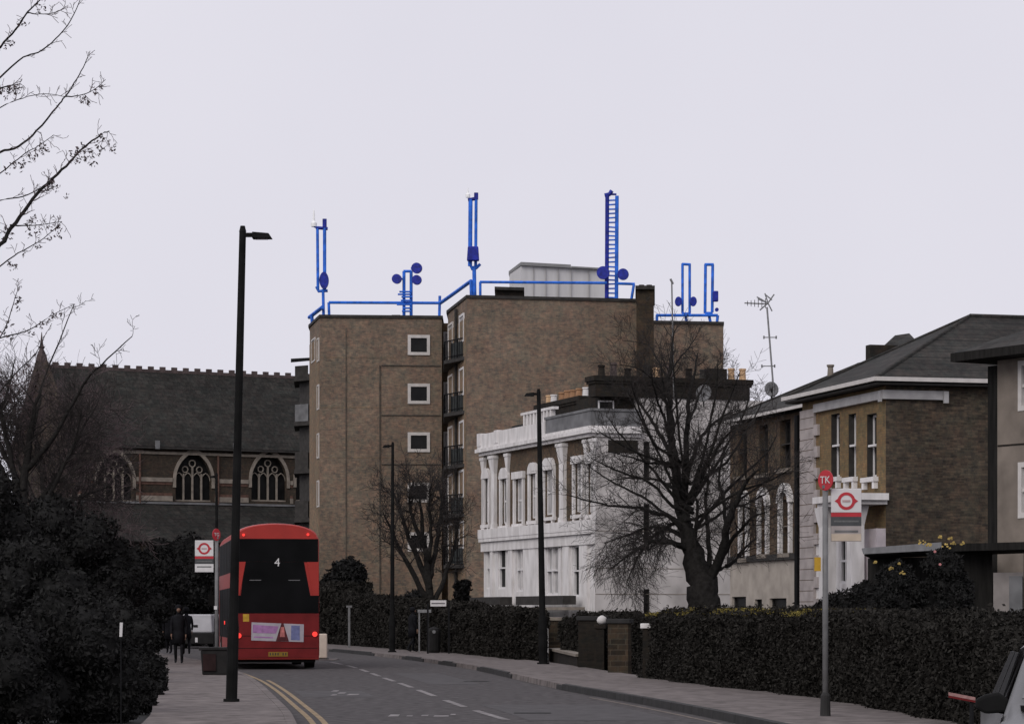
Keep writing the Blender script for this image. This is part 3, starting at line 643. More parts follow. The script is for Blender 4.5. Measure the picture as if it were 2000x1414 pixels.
# ------------------------------------------------------------------ white villa with dark chimney stacks
V = P(1162, 1200, 80); VL = P(945, 1200, 90)
vu = Vector((V.x-VL.x, V.y-VL.y, 0)); VLen = vu.length
VF = Frame((VL.x, VL.y), (vu.x, vu.y))
villa = thing('white_villa', 'white stuccoed two-storey villa with pilasters, parapet and brick upper front', 'house', VF.O, VF.rz)
def vT(s, i, z): return (VLen - i*1.0, s, z)       # end wall: s runs inward, i into the building
zc0 = 8.55; zs0 = VF.z(1060, 1038)
WD = 7.0
up = []; UW = ((944, 957, 935, 1020), (981, 994, 935, 1022), (1008, 1023, 935, 1018), (1037, 1050, 925, 1012), (1065, 1083, 918, 1005), (1124, 1139, 905, 1000), (1149, 1160, 905, 1000))
for a, b, y0, y1 in UW:
    s0, s1 = VF.s(a), VF.s(b); c = (a+b)/2; up.append((max(s0, .12), min(s1, VLen-.15), VF.z(c, y1), VF.z(c, y0)))
wl = MB(); wall_panel(wl, 0, VLen, zs0, zc0, up, I3, .14)
wl.quad((0, 0, zs0), (0, WD, zs0), (0, WD, zc0), (0, 0, zc0)); wl.build('upper_wall', M['villa_brick'], villa)
gr = []; GW = ((950, 957, 1070, 1150), (973, 987, 1068, 1150), (1008, 1026, 1070, 1155), (1066, 1090, 1066, 1162), (1096, 1104, 1066, 1162), (1118, 1131, 1064, 1165))
for a, b, y0, y1 in GW:
    c = (a+b)/2; gr.append((VF.s(a), VF.s(b), VF.z(c, y1), VF.z(c, y0)))
wl = MB(); wall_panel(wl, 0, VLen, 0, zs0, gr, I3, .2); wl.quad((0, 0, 0), (0, WD, 0), (0, WD, zs0), (0, 0, zs0)); wl.quad((0, WD, 0), (VLen, WD, 0), (VLen, WD, zc0), (0, WD, zc0)); wl.build('ground_floor_wall', M['stucco'], villa)
for i, h in enumerate(up):
    s0, s1, z0, z1 = h; w = s1-s0
    sr = MB(); e = .16
    sr.box(s0-e, s0, -.1, .03, z0-.1, z1); sr.box(s1, s1+e, -.1, .03, z0-.1, z1); sr.box(s0-e-.06, s1+e+.06, -.14, .02, z0-.24, z0-.102)
    if i % 3 == 2: sr.box(s0-e-.05, s1+e+.05, -.15, .02, z1+.002, z1+.3)
    else:
        ar = arch(s0-e, s1+e, z1+.002, z1+.45, 6); sr.extr([(a, -.13, b) for a, b in ar], (0, .15, 0))
    for q in (s0-.05, s1-.1): sr.box(q, q+.15, -.12, .01, z0-.62, z0-.243)
    o = sr.build('window', M['stucco'], villa)
    mbf = MB(); mbf.box(s0, s1, .08, .13, z0, z0+.07); mbf.box(s0, s1, .08, .13, z1-.07, z1); mbf.box(s0, s0+.09, .079, .13, z0+.07, z1-.07); mbf.box(s1-.09, s1, .079, .13, z0+.07, z1-.07)
    mbf.box(s0+.09, s1-.09, .08, .125, (z0+z1)/2-.04, (z0+z1)/2+.04); mbf.build('sash', M['white'], o)
    g_ = MB(); g_.box(s0+.09, s1-.09, .11, .12, z0+.07, z1-.07); g_.build('pane', M['curtain_glass'] if i not in (1,) else M['glass'], o)
for i, h in enumerate(gr):
    s0, s1, z0, z1 = h
    wbox(villa, I3, s0, s1, z0, z1, M['white'], M['glass_dim'] if i in (1, 5) else M['curtain_glass'], .09 if s1-s0 > .6 else .05, .17, 2 if i in (2, 3) else 1, True, out=-.05)
# pilasters
for px, w, cap, big in ((947, .22, 1, 0), (968, .42, 1, 1), (994, .18, 0, 0), (1102.5, .5, 1, 1), (1148, .14, 0, 0), (1161, .16, 1, 0)):
    s_ = VF.s(px); b = MB(); pr_ = .15 if big else .1; fl_ = .08 if big else .04
    z1 = zc0-.05; b.box(s_-w/2, s_+w/2, -pr_, 0, zs0+.1, z1-.8); b.box(s_-w/2-.05, s_+w/2+.05, -pr_-.03, 0, zs0+.3, zs0+.5)
    b.hexa([(s_-w/2, -pr_, z1-.8), (s_+w/2, -pr_, z1-.8), (s_+w/2, 0, z1-.8), (s_-w/2, 0, z1-.8)], [(s_-w/2-.15, -pr_-fl_, z1-.15), (s_+w/2+.15, -pr_-fl_, z1-.15), (s_+w/2+.15, 0, z1-.15), (s_-w/2-.15, 0, z1-.15)])
    b.box(s_-w/2-.18, s_+w/2+.18, -pr_-fl_-.03, 0, z1-.148, z1-.02)
    b.build('pilaster', M['stucco'], villa)
# ground floor piers between openings
for px, w in ((963, .35), (1000, .5), (1040, 1.9), (1109, .75), (1143, .9)):
    s_ = VF.s(px); b = MB(); b.box(s_-w/2, s_+w/2, -.1, 0, 0, VF.z(px, 1064)); b.build('pier', M['stucco'], villa)
b = MB(); b.box(-.05, VLen+.04, -.24, 0, zs0-.25, zs0-.1); b.box(-.08, VLen+.06, -.26, .0, zs0-.098, zs0+.3); b.build('string_course', M['stucco'], villa)
te_c = VF.t(1250, 0, VLen)
b = MB(); z_ = VF.z(1100, 1052); b.box(-.02, VLen+.02, -.14, 0, z_-.3, z_+.1); b.build('entablature', M['stucco'], villa)
b = MB(); b.box(-.1, VLen+.1, -.2, te_c, zc0, zc0+.14); b.box(-.25, VLen+.25, -.34, te_c, zc0+.142, zc0+.3); b.box(-.15, VLen+.16, -.26, te_c, zc0+.302, zc0+.42); b.build('cornice', M['stucco'], villa)
b = MB(); b.box(-.1, VLen*.623, -.25, .05, zc0+.422, zc0+.93)
for q, hh in ((0, .98), (.17, .98)): b.box(VLen*q-.12, VLen*q+.35, -.29, .09, zc0+.422, zc0+hh)
for k in range(9): b.box(VLen*(.36+.03*k), VLen*(.36+.03*k)+.14, .1, .3, zc0+1.0, zc0+1.45)
b.box(VLen*.34, VLen*.63, .08, .34, zc0+1.451, zc0+1.56)
b.build('parapet', M['stucco'], villa)
b = MB(); b.box(VLen*.624, VLen+.05, -.2, te_c, zc0+.422, zc0+1.0); b.box(VLen*.62, VLen+.1, -.24, te_c, zc0+1.002, zc0+1.1); b.build('parapet', M['lead'], villa)
# end wall
te = VF.t(1246, 0, VLen); slots = []
for a, b_, y0, y1 in ((1257, 1269, 862, 935), (1257, 1269, 985, 1075), (1257, 1269, 1150, 1203)):
    t0, t1 = VF.t(a, 0, VLen), VF.t(b_, 0, VLen); slots.append((t0, t1, hz(y1, 80.5), hz(y0, 80.5)))
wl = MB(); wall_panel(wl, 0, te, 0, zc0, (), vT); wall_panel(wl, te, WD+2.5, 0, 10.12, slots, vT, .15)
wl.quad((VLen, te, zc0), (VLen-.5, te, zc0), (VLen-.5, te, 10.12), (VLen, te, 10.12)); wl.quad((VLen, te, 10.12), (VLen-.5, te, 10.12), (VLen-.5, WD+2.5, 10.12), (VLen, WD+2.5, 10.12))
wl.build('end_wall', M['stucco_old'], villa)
for t0, t1, z0, z1 in slots: wbox(villa, vT, t0, t1, z0, z1, M['coping'], M['glass_dim'], .04, .14, 1, True, out=-.04)
b = MB(); b.box(.35, VLen-.6, .35, WD, zc0+.3, zc0+.75); b.build('roof', M['slate'], villa)
b = MB(); b.hexa([(1.5, .8, zc0+.75), (VLen-2.2, .8, zc0+.75), (VLen-2.2, WD, zc0+.75), (1.5, WD, zc0+.75)], [(3, 2.2, zc0+1.6), (VLen-2.5, 2.2, zc0+1.6), (VLen-2.5, WD, zc0+1.6), (3, WD, zc0+1.6)]); b.build('roof', M['lead'], villa)
b = MB(); b.box(VLen-3.2, VLen-.45, .4, te+.5, zc0+.5, 10.2); at_ = b.build('attic_wall', M['stack_brick'], villa)
sE = VLen
wbox(villa, lambda s, i, z: (sE-.45-i, s, z), .3, .95, 9.6, 10.0, M['white'], M['glass_dim'], .05, .02, 4, out=.05)
def stack(parent, T, s0, s1, i0, i1, z0, z1, pots, m='stack_brick'):
    b = MB(); b.box(s0, s1, i0, i1, z0, z1-.3, T); c = b.build('chimney_stack', M[m], parent)
    b = MB(); b.box(s0-.06, s1+.06, i0-.06, i1+.06, z1-.298, z1-.2, T); b.box(s0-.11, s1+.11, i0-.11, i1+.11, z1-.198, z1, T); b.build('corbel', M[m], c)
    for s_, h, pm in pots:
        b = MB(); q = T(s_, (i0+i1)/2, z1); b.lathe(q, [(.17, 0), (.14, .08), (.12, h*.8), (.15, h*.86), (.14, h)], 10); b.build('chimney_pot', M[pm], c)
t_end = VF.t(1468, 0, VLen)
b = MB(); b.box(.55, te_c-.1, -.03, -.001, zc0-.62, zc0-.12, vT); b.build('brick_panel', M['stack_brick'], villa)
stack(villa, vT, .0, t_end-.1, -.06, .75, 10.123, hz(737, 80.6), [(.4, .45, 'stack_brick'), (.9, .55, 'ridge'), (1.5, .35, 'stack_brick'), (2.3, .5, 'coping'), (2.7, .4, 'pot_buff'), (3.3, .5, 'ridge'), (4.1, .42, 'stack_brick'), (4.7, .4, 'coping'), (VF.t(1435, 0, VLen), .48, 'pot_buff'), (VF.t(1457, 0, VLen), .48, 'pot_buff')])
b = MB(); b.box(VF.t(1385, 0, VLen), VF.t(1420, 0, VLen), .0, .6, hz(737, 80.6)+.003, hz(716, 80.6), vT); b.build('chimney_block', M['stack_brick'], villa)
# front stack with orange pots
sF = VF.s(1048, 1.4); sG = VF.s(1146, 1.4)
stack(villa, I3, sF+.6, sG-.2, 1.2, 2.1, zc0+.8, 10.55, [(sF+.9, .42, 'pot_buff'), (sF+1.5, .4, 'stucco'), (sF+2.5, .42, 'pot_orange'), (sF+3.2, .45, 'pot_orange'), (sF+3.9, .42, 'pot_orange'), (sG-1.6, .42, 'pot_orange'), (sG-.8, .4, 'stucco')])
b = MB(); b.box(VF.s(1008, .8), VF.s(1046, .8), .6, 1.3, zc0+.6, 9.75); b.box(VF.s(1008, .8)+.3, VF.s(1046, .8)-.3, .3, .598, zc0+.8, 9.45); b.build('dormer', M['slate'], villa)
# planter boxes and dark area wall along the front
for a, b_ in ((1052, 1146), (960, 1020)):
    pb = MB(); pb.box(VF.s(a), VF.s(b_), -1.0, -.45, 2.0, 2.35); pb.build('planter_shelf', M['coping'], villa)
b = MB(); b.box(VF.s(1052), VLen, -1.25, -.42, 1.78, 1.9); b.build('plinth_ledge', M['stone'], villa)
# string lines on the white end wall
b = MB()
for z in (hz(1160, 80.5), hz(1110, 80.5), hz(1037, 80.5)): b.box(.02, WD, -.012, -.001, z-.012, z+.012, vT)
b.build('render_joint', M['stone'], villa)
# dish on the stack and tall aerial pole
def dish(label, c, r, axis, pole_to):
    t = thing('satellite_dish', label, 'satellite dish', c)
    ax = Vector(axis).normalized(); a = Vector((0, 0, 1)).cross(ax).normalized(); bb = ax.cross(a)
    mb = MB(); n0 = 0; rings = [(r*q, .25*r*q*q) for q in (0.02, .35, .65, 1)]
    for rr, h in rings:
        for k in range(18): w = 2*math.pi*k/18; mb.v.append(tuple(a*math.cos(w)*rr*.88 + bb*math.sin(w)*rr - ax*(.25*r-h)))
    for i in range(3):
        for k in range(18): j = (k+1) % 18; mb.f.append((i*18+k, i*18+j, (i+1)*18+j, (i+1)*18+k))
    mb.f.append(tuple(range(18))); d_ = mb.build('reflector', M['lead'], t, smooth=True)
    s_ = d_.modifiers.new('s', 'SOLIDIFY'); s_.thickness = .02
    mb = MB(); mb.tube([-ax*.1*r, -ax*.1*r+Vector((0, 0, -pole_to))], .03, 6); mb.tube([-bb*r, ax*r*.9, ax*r*.98], .015, 5); mb.build('bracket', M['blackmetal'], t)
dish('grey satellite dish on the long dark chimney stack of the white villa', P(1374, 768, 79.6), .36, (-.4, -1, .35), .5)
dish('pale round satellite dish at the foot of the tall aerial', P(1507, 760, 76), .30, (.1, -1, .3), .5)
t = thing('aerial_pole', 'thin pole rising in front of the right end of the flats', 'pole', P(1316, 780, 79))
mb = MB(); mb.tube([(0, 0, 0), P(1312, 548, 79)-Vector(t.location)], .03, 5); mb.build('pole', M['poletone'], t)
mb = MB(); q = P(1312, 550, 79)-Vector(t.location); mb.tube([q+Vector((-.05, 0, .1)), q+Vector((.05, 0, -.1))], .045, 5); mb.build('tip', M['poletone'], t)
# tall TV aerial
TA = P(1512, 775, 76); t = thing('television_aerial', 'tall thin television aerial pole with fanned elements beside the round dish', 'aerial', TA)
q = lambda px, py, dd=76: P(px, py, dd)-TA
mb = MB(); mb.tube([(0, 0, 0), q(1498, 600)], .035, 6); mb.build('pole', M['greymetal'], t)
mb = MB(); mb.tube([q(1454, 592), q(1502, 594)], .025, 5)
for k in range(6): mb.tube([q(1460+k*7, 588-k, 75.7), q(1460+k*7, 597+k, 76.3)], .014, 4)
mb.build('boom', M['greymetal'], t)
mb = MB()
for a, b_ in (((1500, 592), (1512, 575)), ((1500, 592), (1494, 573)), ((1500, 592), (1478, 580)), ((1500, 592), (1508, 608)), ((1500, 592), (1484, 606)), ((1494, 575), (1508, 586)), ((1500, 592), (1480, 584))): mb.tube([q(*a), q(*b_)], .025, 4)
mb.build('reflector', M['greymetal'], t)
for py, a, b_ in ((659, 1492, 1516), (715, 1488, 1513)):
    mb = MB(); mb.tube([q(a, py), q(b_, py)], .02, 4); mb.tube([q(a, py-3), q(a, py+3)], .03, 4); mb.tube([q(b_, py-3), q(b_, py+3)], .03, 4); mb.build('cross_arm', M['greymetal'], t)

# ------------------------------------------------------------------ brick villa with hipped slate roof
DC = P(1730, 1200, 60); du = Vector((.247, -.969, 0)).normalized()
DF = Frame((DC.x, DC.y), (du.x, du.y))
dv = thing('brick_villa', 'brown brick house with white eaves, quoins, tall sash windows and hipped slate roof', 'house', DF.O, DF.rz)
ZF = 8.35; bl_ = DF.s(1567); REC = 1.31; rl_ = DF.s(1426, REC)
bw = []
for a, b_ in ((1623, 1640), (1657, 1672), (1693, 1712)):
    c = (a+b_)/2; bw.append((DF.s(a), DF.s(b_), DF.z(c, 932), DF.z(c, 808)))
wl = MB(); wall_panel(wl, bl_, 0, 4.0, ZF, bw, I3, .26); wl.build('bay_wall', M['gold_brick'], dv)
gb_ = []
for a, b_ in ((1640, 1662),): gb_.append((DF.s(a), DF.s(b_), DF.z(1650, 1140), DF.z(1650, 1050)))
wl = MB(); wall_panel(wl, bl_, 0, 0, 3.998, gb_, I3, .14); wl.build('bay_wall', M['stucco'], dv)
wbox(dv, I3, *gb_[0], M['white'], M['glass'], .09, .12, 2, True, out=-.02)
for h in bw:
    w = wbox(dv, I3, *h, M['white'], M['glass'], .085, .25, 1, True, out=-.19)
    b = MB(); b.box(h[0]+.001, h[0]+.012, .012, .25, h[2]+.001, h[3]-.001); b.box(h[0]+.012, h[1]-.012, .012, .25, h[3]-.012, h[3]-.001); b.build('reveal_shade', M['coping'], w)  # thin dark boxes put shade on the far jamb and head
    b = MB(); b.box(h[0]-.15, h[1]+.15, -.16, 0, h[2]-.14, h[2]-.003); b.box(h[0]-.1, h[0]+.05, -.13, 0, h[2]-.35, h[2]-.143); b.box(h[1]-.05, h[1]+.1, -.13, 0, h[2]-.35, h[2]-.143); b.build('sill', M['white'], w)
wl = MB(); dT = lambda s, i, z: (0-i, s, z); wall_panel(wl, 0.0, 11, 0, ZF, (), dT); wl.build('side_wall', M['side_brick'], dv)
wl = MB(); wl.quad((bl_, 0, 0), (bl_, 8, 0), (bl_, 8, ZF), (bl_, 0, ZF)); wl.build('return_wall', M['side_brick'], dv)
rw = []
for a, b_, y0, y1 in ((1442, 1459, 838, 930), (1483, 1500, 830, 925), (1523, 1544, 820, 915), (1450, 1461, 985, 1090), (1487, 1500, 982, 1082), (1528, 1545, 975, 1080)):
    c = (a+b_)/2; rw.append((DF.s(a, REC), DF.s(b_, REC), DF.z(c, y1, REC), DF.z(c, y0, REC)))
bs = []
for a, b_, y0 in ((1429, 1457, 1165), (1474, 1488, 1170), (1503, 1536, 1168)):
    c = (a+b_)/2; bs.append((DF.s(a, REC), DF.s(b_, REC), .6, DF.z(c, y0, REC)))
rT = lambda s, i, z: (s, REC+i, z)
zrb = DF.z(1500, 1085, REC)-.02
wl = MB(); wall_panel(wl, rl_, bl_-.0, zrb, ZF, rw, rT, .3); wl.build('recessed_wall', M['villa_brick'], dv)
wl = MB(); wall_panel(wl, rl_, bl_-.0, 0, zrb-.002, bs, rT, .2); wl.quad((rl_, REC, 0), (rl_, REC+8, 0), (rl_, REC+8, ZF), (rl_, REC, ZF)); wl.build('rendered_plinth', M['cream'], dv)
b = MB(); b.box(rl_, bl_, REC-.12, REC-.001, zrb-.15, zrb+.05); b.build('string_course', M['coping'], dv)
for i, h in enumerate(rw):
    w = wbox(dv, rT, *h, M['coping'] if i < 3 else M['stone'], M['glass_dim'], .05, .28, 1, True, out=-.2)
    b = MB(); b.box(h[0]-.15, h[1]+.15, REC-.14, REC, h[2]-.14, h[2]-.003); b.build('sill', M['stone'], w)
    if i >= 3:
        b = MB(); e = .16; b.box(h[0]-e, h[0], REC-.12, REC+.02, h[2], h[3]); b.box(h[1], h[1]+e, REC-.12, REC+.02, h[2], h[3])
        ai_ = arch(h[0]-.0, h[1]+.0, h[3]-.12, h[3]+.25, 5); ao_ = arch(h[0]-e-.08, h[1]+e+.08, h[3]-.12, h[3]+.55, 5)
        for k in range(len(ai_)-1): b.extr([(ai_[k][0], REC-.15, ai_[k][1]), (ai_[k+1][0], REC-.15, ai_[k+1][1]), (ao_[k+1][0], REC-.15, ao_[k+1][1]), (ao_[k][0], REC-.15, ao_[k][1])], (0, .16, 0))
        b.build('arched_surround', M['stucco'], w)
for h in bs: wbox(dv, rT, *h, M['coping'], M['glass_dim'], .04, .18, 1, False, out=-.1)
b = MB(); pil = DF.s(1568), DF.s(1594)
b.box(pil[0]-.04, pil[1], -.09, -.001, 0, ZF-.3)
zq = .4
while zq < ZF-.6: b.box(pil[1]+.001, pil[1]+.33, -.085, -.002, zq, zq+.34); zq += .68
b.build('quoin_pier', M['quoin'], dv)
b = MB(); zq = .3
while zq < ZF-.5: b.box(pil[0]-.04, pil[1], -.093, -.0905, zq, zq+.02); zq += .34
b.build('quoin_joint', M['villa_brick'], dv)
b = MB(); b.tube([(bl_-.35, REC-.6, 0), (bl_-.35, REC-.6, ZF)], .1, 8); b.build('downpipe', M['blackmetal'], dv)
b = MB(); q_ = DF.s(1561); b.tube([(q_, -.08, 0), (q_, -.08, ZF-.4)], .085, 8); b.build('downpipe', M['blackmetal'], dv)
# eaves
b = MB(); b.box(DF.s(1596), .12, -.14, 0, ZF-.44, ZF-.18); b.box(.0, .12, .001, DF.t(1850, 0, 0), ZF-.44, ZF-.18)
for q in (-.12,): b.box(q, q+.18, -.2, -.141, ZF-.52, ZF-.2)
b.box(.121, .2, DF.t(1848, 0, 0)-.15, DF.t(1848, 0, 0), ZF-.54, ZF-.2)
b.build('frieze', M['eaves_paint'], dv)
b = MB(); b.box(bl_-.45, .5, -.55, -.44, ZF+.05, ZF+.17); b.box(.4, .51, -.44, 11, ZF+.05, ZF+.17); b.build('gutter', M['frame_white'], dv)
b = MB(); b.box(bl_-.4, .4, -.44, -.0, ZF-.045, ZF+.02); b.box(.0, .4, 0.001, 11, ZF-.045, ZF+.02); b.build('soffit', M['coping'], dv)
b = MB(); b.box(rl_-.3, bl_-.45, REC-.5, REC-.4, ZF+.02, ZF+.12); b.build('gutter', M['frame_white'], dv)
ZRD = 10.82; ef = ZF+.12; ax_, ay_ = -3.5, 4.2; el = bl_-.4
b = MB()
b.poly([(el, -.5, ef), (.45, -.5, ef), (ax_, ay_, ZRD)]); b.poly([(.45, -.5, ef), (.45, 14, ef), (ax_, 14, ZRD), (ax_, ay_, ZRD)])
b.poly([(el, 14, ef), (el, -.5, ef), (ax_, ay_, ZRD), (ax_, 14, ZRD)]); b.poly([(.45, 14, ef), (el, 14, ef), (ax_, 14, ZRD)]); roofd = b.build('roof', M['slate'], dv)
b = MB(); ZW = 10.35; wy = 5.0
b.poly([(rl_-.3, REC-.45, ef), (el+.6, REC-.45, ef), (ax_, wy, ZW), (rl_+3.0, wy, ZW)]); b.poly([(rl_-.3, REC-.45, ef), (rl_+3.0, wy, ZW), (rl_-.3, 9.6, ef)])
b.poly([(rl_-.3, 9.6, ef), (rl_+3.0, wy, ZW), (ax_, wy, ZW), (ax_, 9.6, ef)]); b.build('roof', M['slate'], dv)
b = MB(); b.tube([(ax_, ay_, ZRD), (ax_, 14, ZRD)], .08, 6); b.tube([(ax_, ay_, ZRD), (.45, -.5, ef+.02)], .06, 6); b.tube([(ax_, ay_, ZRD), (el, -.5, ef+.02)], .06, 6); b.build('ridge_tile', M['slate'], roofd)
b = MB(); b.tube([(rl_+3.0, wy, ZW), (ax_, wy, ZW)], .07, 6); b.tube([(rl_+3.0, wy, ZW), (rl_-.3, REC-.45, ef)], .06, 6); b.build('ridge_tile', M['slate'], roofd)
# little rear turret roof showing over the ridge
rx = Vector(DF.O); inv = Matrix.Rotation(-DF.rz, 3, 'Z')
def dloc(px, py, d): return inv @ (P(px, py, d)-rx)
a, b1_, c_, e_ = dloc(1686, 712, 71), dloc(1830, 708, 70), dloc(1815, 712, 78), dloc(1700, 712, 78); k1, k2 = dloc(1748, 655, 73.5), dloc(1776, 651, 74)
b = MB(); b.poly([a, b1_, k2, k1]); b.poly([b1_, c_, k2]); b.poly([c_, e_, k1, k2]); b.poly([e_, a, k1]); b.build('rear_roof', M['slate'], dv)
q0 = dloc(1695, 720, 69.5); q1 = dloc(1738, 674, 69.5); b = MB(); b.box(min(q0.x, q1.x)-.2, max(q0.x, q1.x), min(q0.y, q1.y), max(q0.y, q1.y)+.3, q0.z-1.0, q1.z); b.build('rear_chimney', M['stack_brick'], dv)
b = MB(); b.tube([dloc(1757, 690, 68), dloc(1805, 664, 66.5)], .05, 5); b.build('flashing', M['stone'], dv)
b = MB(); q0 = dloc(1622, 735, 71); b.lathe(q0, [(.12, 0), (.1, .3), (.14, .35), (.14, .4)], 8); b.build('roof_vent', M['stone'], dv)
# white porch at the corner
zp0 = hz(985, 60); b = MB(); b.box(-3.0, .12, -1.0, -.001, zp0, zp0+.12); b.box(-3.1, .25, -1.12, -.001, zp0+.122, zp0+.32); pch = b.build('porch', M['stucco'], dv)
for s_ in (-2.8, -.5):
    b = MB(); b.box(s_-.2, s_+.2, -.95, -.55, 1.0, zp0-.6); b.hexa([(s_-.2, -.95, zp0-.6), (s_+.2, -.95, zp0-.6), (s_+.2, -.55, zp0-.6), (s_-.2, -.55, zp0-.6)], [(s_-.34, -1.05, zp0-.003), (s_+.34, -1.05, zp0-.003), (s_+.34, -.45, zp0-.003), (s_-.34, -.45, zp0-.003)]); b.build('column', M['stucco'], pch)
b = MB(); b.box(-1.5, .0, -.3, -.002, 1.0, zp0-.7); b.box(-1.2, .1, -.45, -.301, 1, zp0-1.4); b.build('porch_wall', mat('pinkish_stucco', (.46, .41, .43), var=.12, scale=3), pch)

# ------------------------------------------------------------------ nearest house on the right edge
EC = P(1948, 1200, 48); EF = Frame((EC.x, EC.y), (3.0, -4.9))
ev_ = thing('rendered_house', 'brown rendered house with deep dark eaves cut by the right edge of the view', 'house', EF.O, EF.rz)
ZH = 7.55
ew = []
for y0, y1 in ((705, 803), (903, 1012)):
    ew.append((EF.s(1989), EF.s(1989)+1.6, EF.z(1990, y1), EF.z(1990, y0)))
wl = MB(); wall_panel(wl, 0, 9, 0, ZH, ew, I3, .12); wl.build('front_wall', M['render_brown'], ev_)
for h in ew: wbox(ev_, I3, *h, M['frame_white'], M['curtain_glass'], .12, .08, 2, True, out=.02)
wl = MB(); wl.quad((0, 0, 0), (0, 8, 0), (0, 8, ZH), (0, 0, ZH)); wl.quad((9, 0, 0), (9, 8, 0), (9, 8, ZH), (9, 0, ZH)); wl.build('side_wall', M['stack_brick'], ev_)
b = MB(); b.box(-.45, -.02, .1, .7, 0, ZH-.1); b.build('corner_pier', M['timber'], ev_)
b = MB(); b.box(.02, 9, -.012, -.001, EF.z(1960, 870)-.02, EF.z(1960, 870)+.02); b.build('render_joint', M['stack_brick'], ev_)
b = MB(); b.box(-.85, 9.6, -.7, 8.6, ZH, ZH+.2); b.build('eaves', M['timber'], ev_)
b = MB(); b.hexa([(-.85, -.7, ZH+.203), (9.6, -.7, ZH+.203), (9.6, 8.6, ZH+.203), (-.85, 8.6, ZH+.203)], [(3.4, 3.6, ZH+2.0), (6.5, 3.6, ZH+2.0), (6.5, 4.4, ZH+2.0), (3.4, 4.4, ZH+2.0)]); b.build('roof', M['slate'], ev_)
# carport and pale door
CPo = P(1690, 1200, 46); cp = thing('carport', 'low dark flat-roofed timber carport with a pale front edge among the shrubs', 'carport', (CPo.x, CPo.y, 0))
c = lambda px, py, d: P(px, py, d)-Vector((CPo.x, CPo.y, 0))
b = MB(); zr0 = hz(1081, 46)
pl = [c(1688, 1200, 47.5), c(1838, 1200, 44.5), c(2060, 1200, 42.5), c(2060, 1200, 45), c(1700, 1200, 50)]
b.prism([p[:2] for p in pl], zr0, zr0+.16); b.build('roof', M['timber'], cp)
b = MB(); p0, p1 = c(1686, 1200, 47.4), c(1838, 1200, 44.4); b.hexa([(p0.x, p0.y-.06, zr0+.03), (p1.x, p1.y-.06, zr0+.03), (p1.x, p1.y, zr0+.03), (p0.x, p0.y, zr0+.03)], [(p0.x, p0.y-.06, zr0+.17), (p1.x, p1.y-.06, zr0+.2), (p1.x, p1.y+.3, zr0+.2), (p0.x, p0.y+.3, zr0+.17)]); b.build('roof_edge', M['roofedge'], cp)
b = MB(); b.prism([c(1845, 1200, 44.7)[:2], c(1938, 1200, 44.4)[:2], c(1938, 1200, 44.6)[:2], c(1845, 1200, 44.9)[:2]], 0, zr0-.003); b.build('timber_wall', M['timber'], cp)
b = MB(); b.prism([c(1695, 1200, 49.6)[:2], c(1940, 1200, 47.5)[:2], c(1940, 1200, 47.7)[:2], c(1695, 1200, 49.8)[:2]], 0, zr0-.003); b.build('timber_wall', M['timber'], cp)
b = MB(); b.prism([c(1940, 1200, 44.2)[:2], c(1999, 1200, 43.8)[:2], c(1999, 1200, 43.95)[:2], c(1940, 1200, 44.35)[:2]], hz(1262, 44.2), hz(1118, 44.2)); dr = b.build('pale_door', M['panel'], cp)
b = MB(); b.prism([c(1971, 1200, 43.85)[:2], c(1997, 1200, 43.7)[:2], c(1997, 1200, 43.8)[:2], c(1971, 1200, 43.95)[:2]], hz(1210, 44), hz(1125, 44)); b.build('door_window', M['lead'], dr)
b = MB(); b.prism([c(1999.5, 1200, 43.7)[:2], c(2040, 1200, 43.4)[:2], c(2040, 1200, 43.9)[:2], c(1999.5, 1200, 44.1)[:2]], 0, zr0-.003); b.build('post', M['timber'], cp)

# ------------------------------------------------------------------ leaves
def leaf_object(name, C, size, m, parent=None, seed=0, flat=.0):
    rg = np.random.default_rng(seed); n = len(C)
    a = rg.normal(size=(n, 3)); a /= np.linalg.norm(a, axis=1)[:, None]
    b = rg.normal(size=(n, 3)); b -= (a*b).sum(1)[:, None]*a; b /= np.linalg.norm(b, axis=1)[:, None]
    s = size*(.6+.8*rg.random(n))[:, None]
    v = np.empty((n, 4, 3)); v[:, 0] = C - a*s; v[:, 1] = C + b*s*.45; v[:, 2] = C + a*s; v[:, 3] = C - b*s*.45
    me = bpy.data.meshes.new(name); me.vertices.add(n*4); me.vertices.foreach_set('co', v.ravel())
    me.loops.add(n*4); me.loops.foreach_set('vertex_index', np.arange(n*4)); me.polygons.add(n)
    me.polygons.foreach_set('loop_start', np.arange(0, n*4, 4)); me.polygons.foreach_set('loop_total', np.full(n, 4)); me.update(); me.validate()
    me.materials.append(m); o = bpy.data.objects.new(name, me); COL.objects.link(o); o.parent = parent
    return o
def blob_points(blobs, n, seed):
    rg = np.random.default_rng(seed); vol = np.array([b[3]*b[4]*b[5] for b in blobs])**.67; pick = rg.choice(len(blobs), n, p=vol/vol.sum())
    B = np.array(blobs, float)[pick]; d = rg.normal(size=(n, 3)); d /= np.linalg.norm(d, axis=1)[:, None]
    r = (1 - np.abs(rg.normal(size=n))*.16); r = np.clip(r, .3, 1.12)[:, None]
    lum = 1 + .16*np.sin(d[:, :1]*5+B[:, :1]*3) * np.cos(d[:, 2:]*6+B[:, 1:2]) + .08*rg.normal(size=(n, 1))
    p = B[:, :3] + d*B[:, 3:6]*r*lum; return p
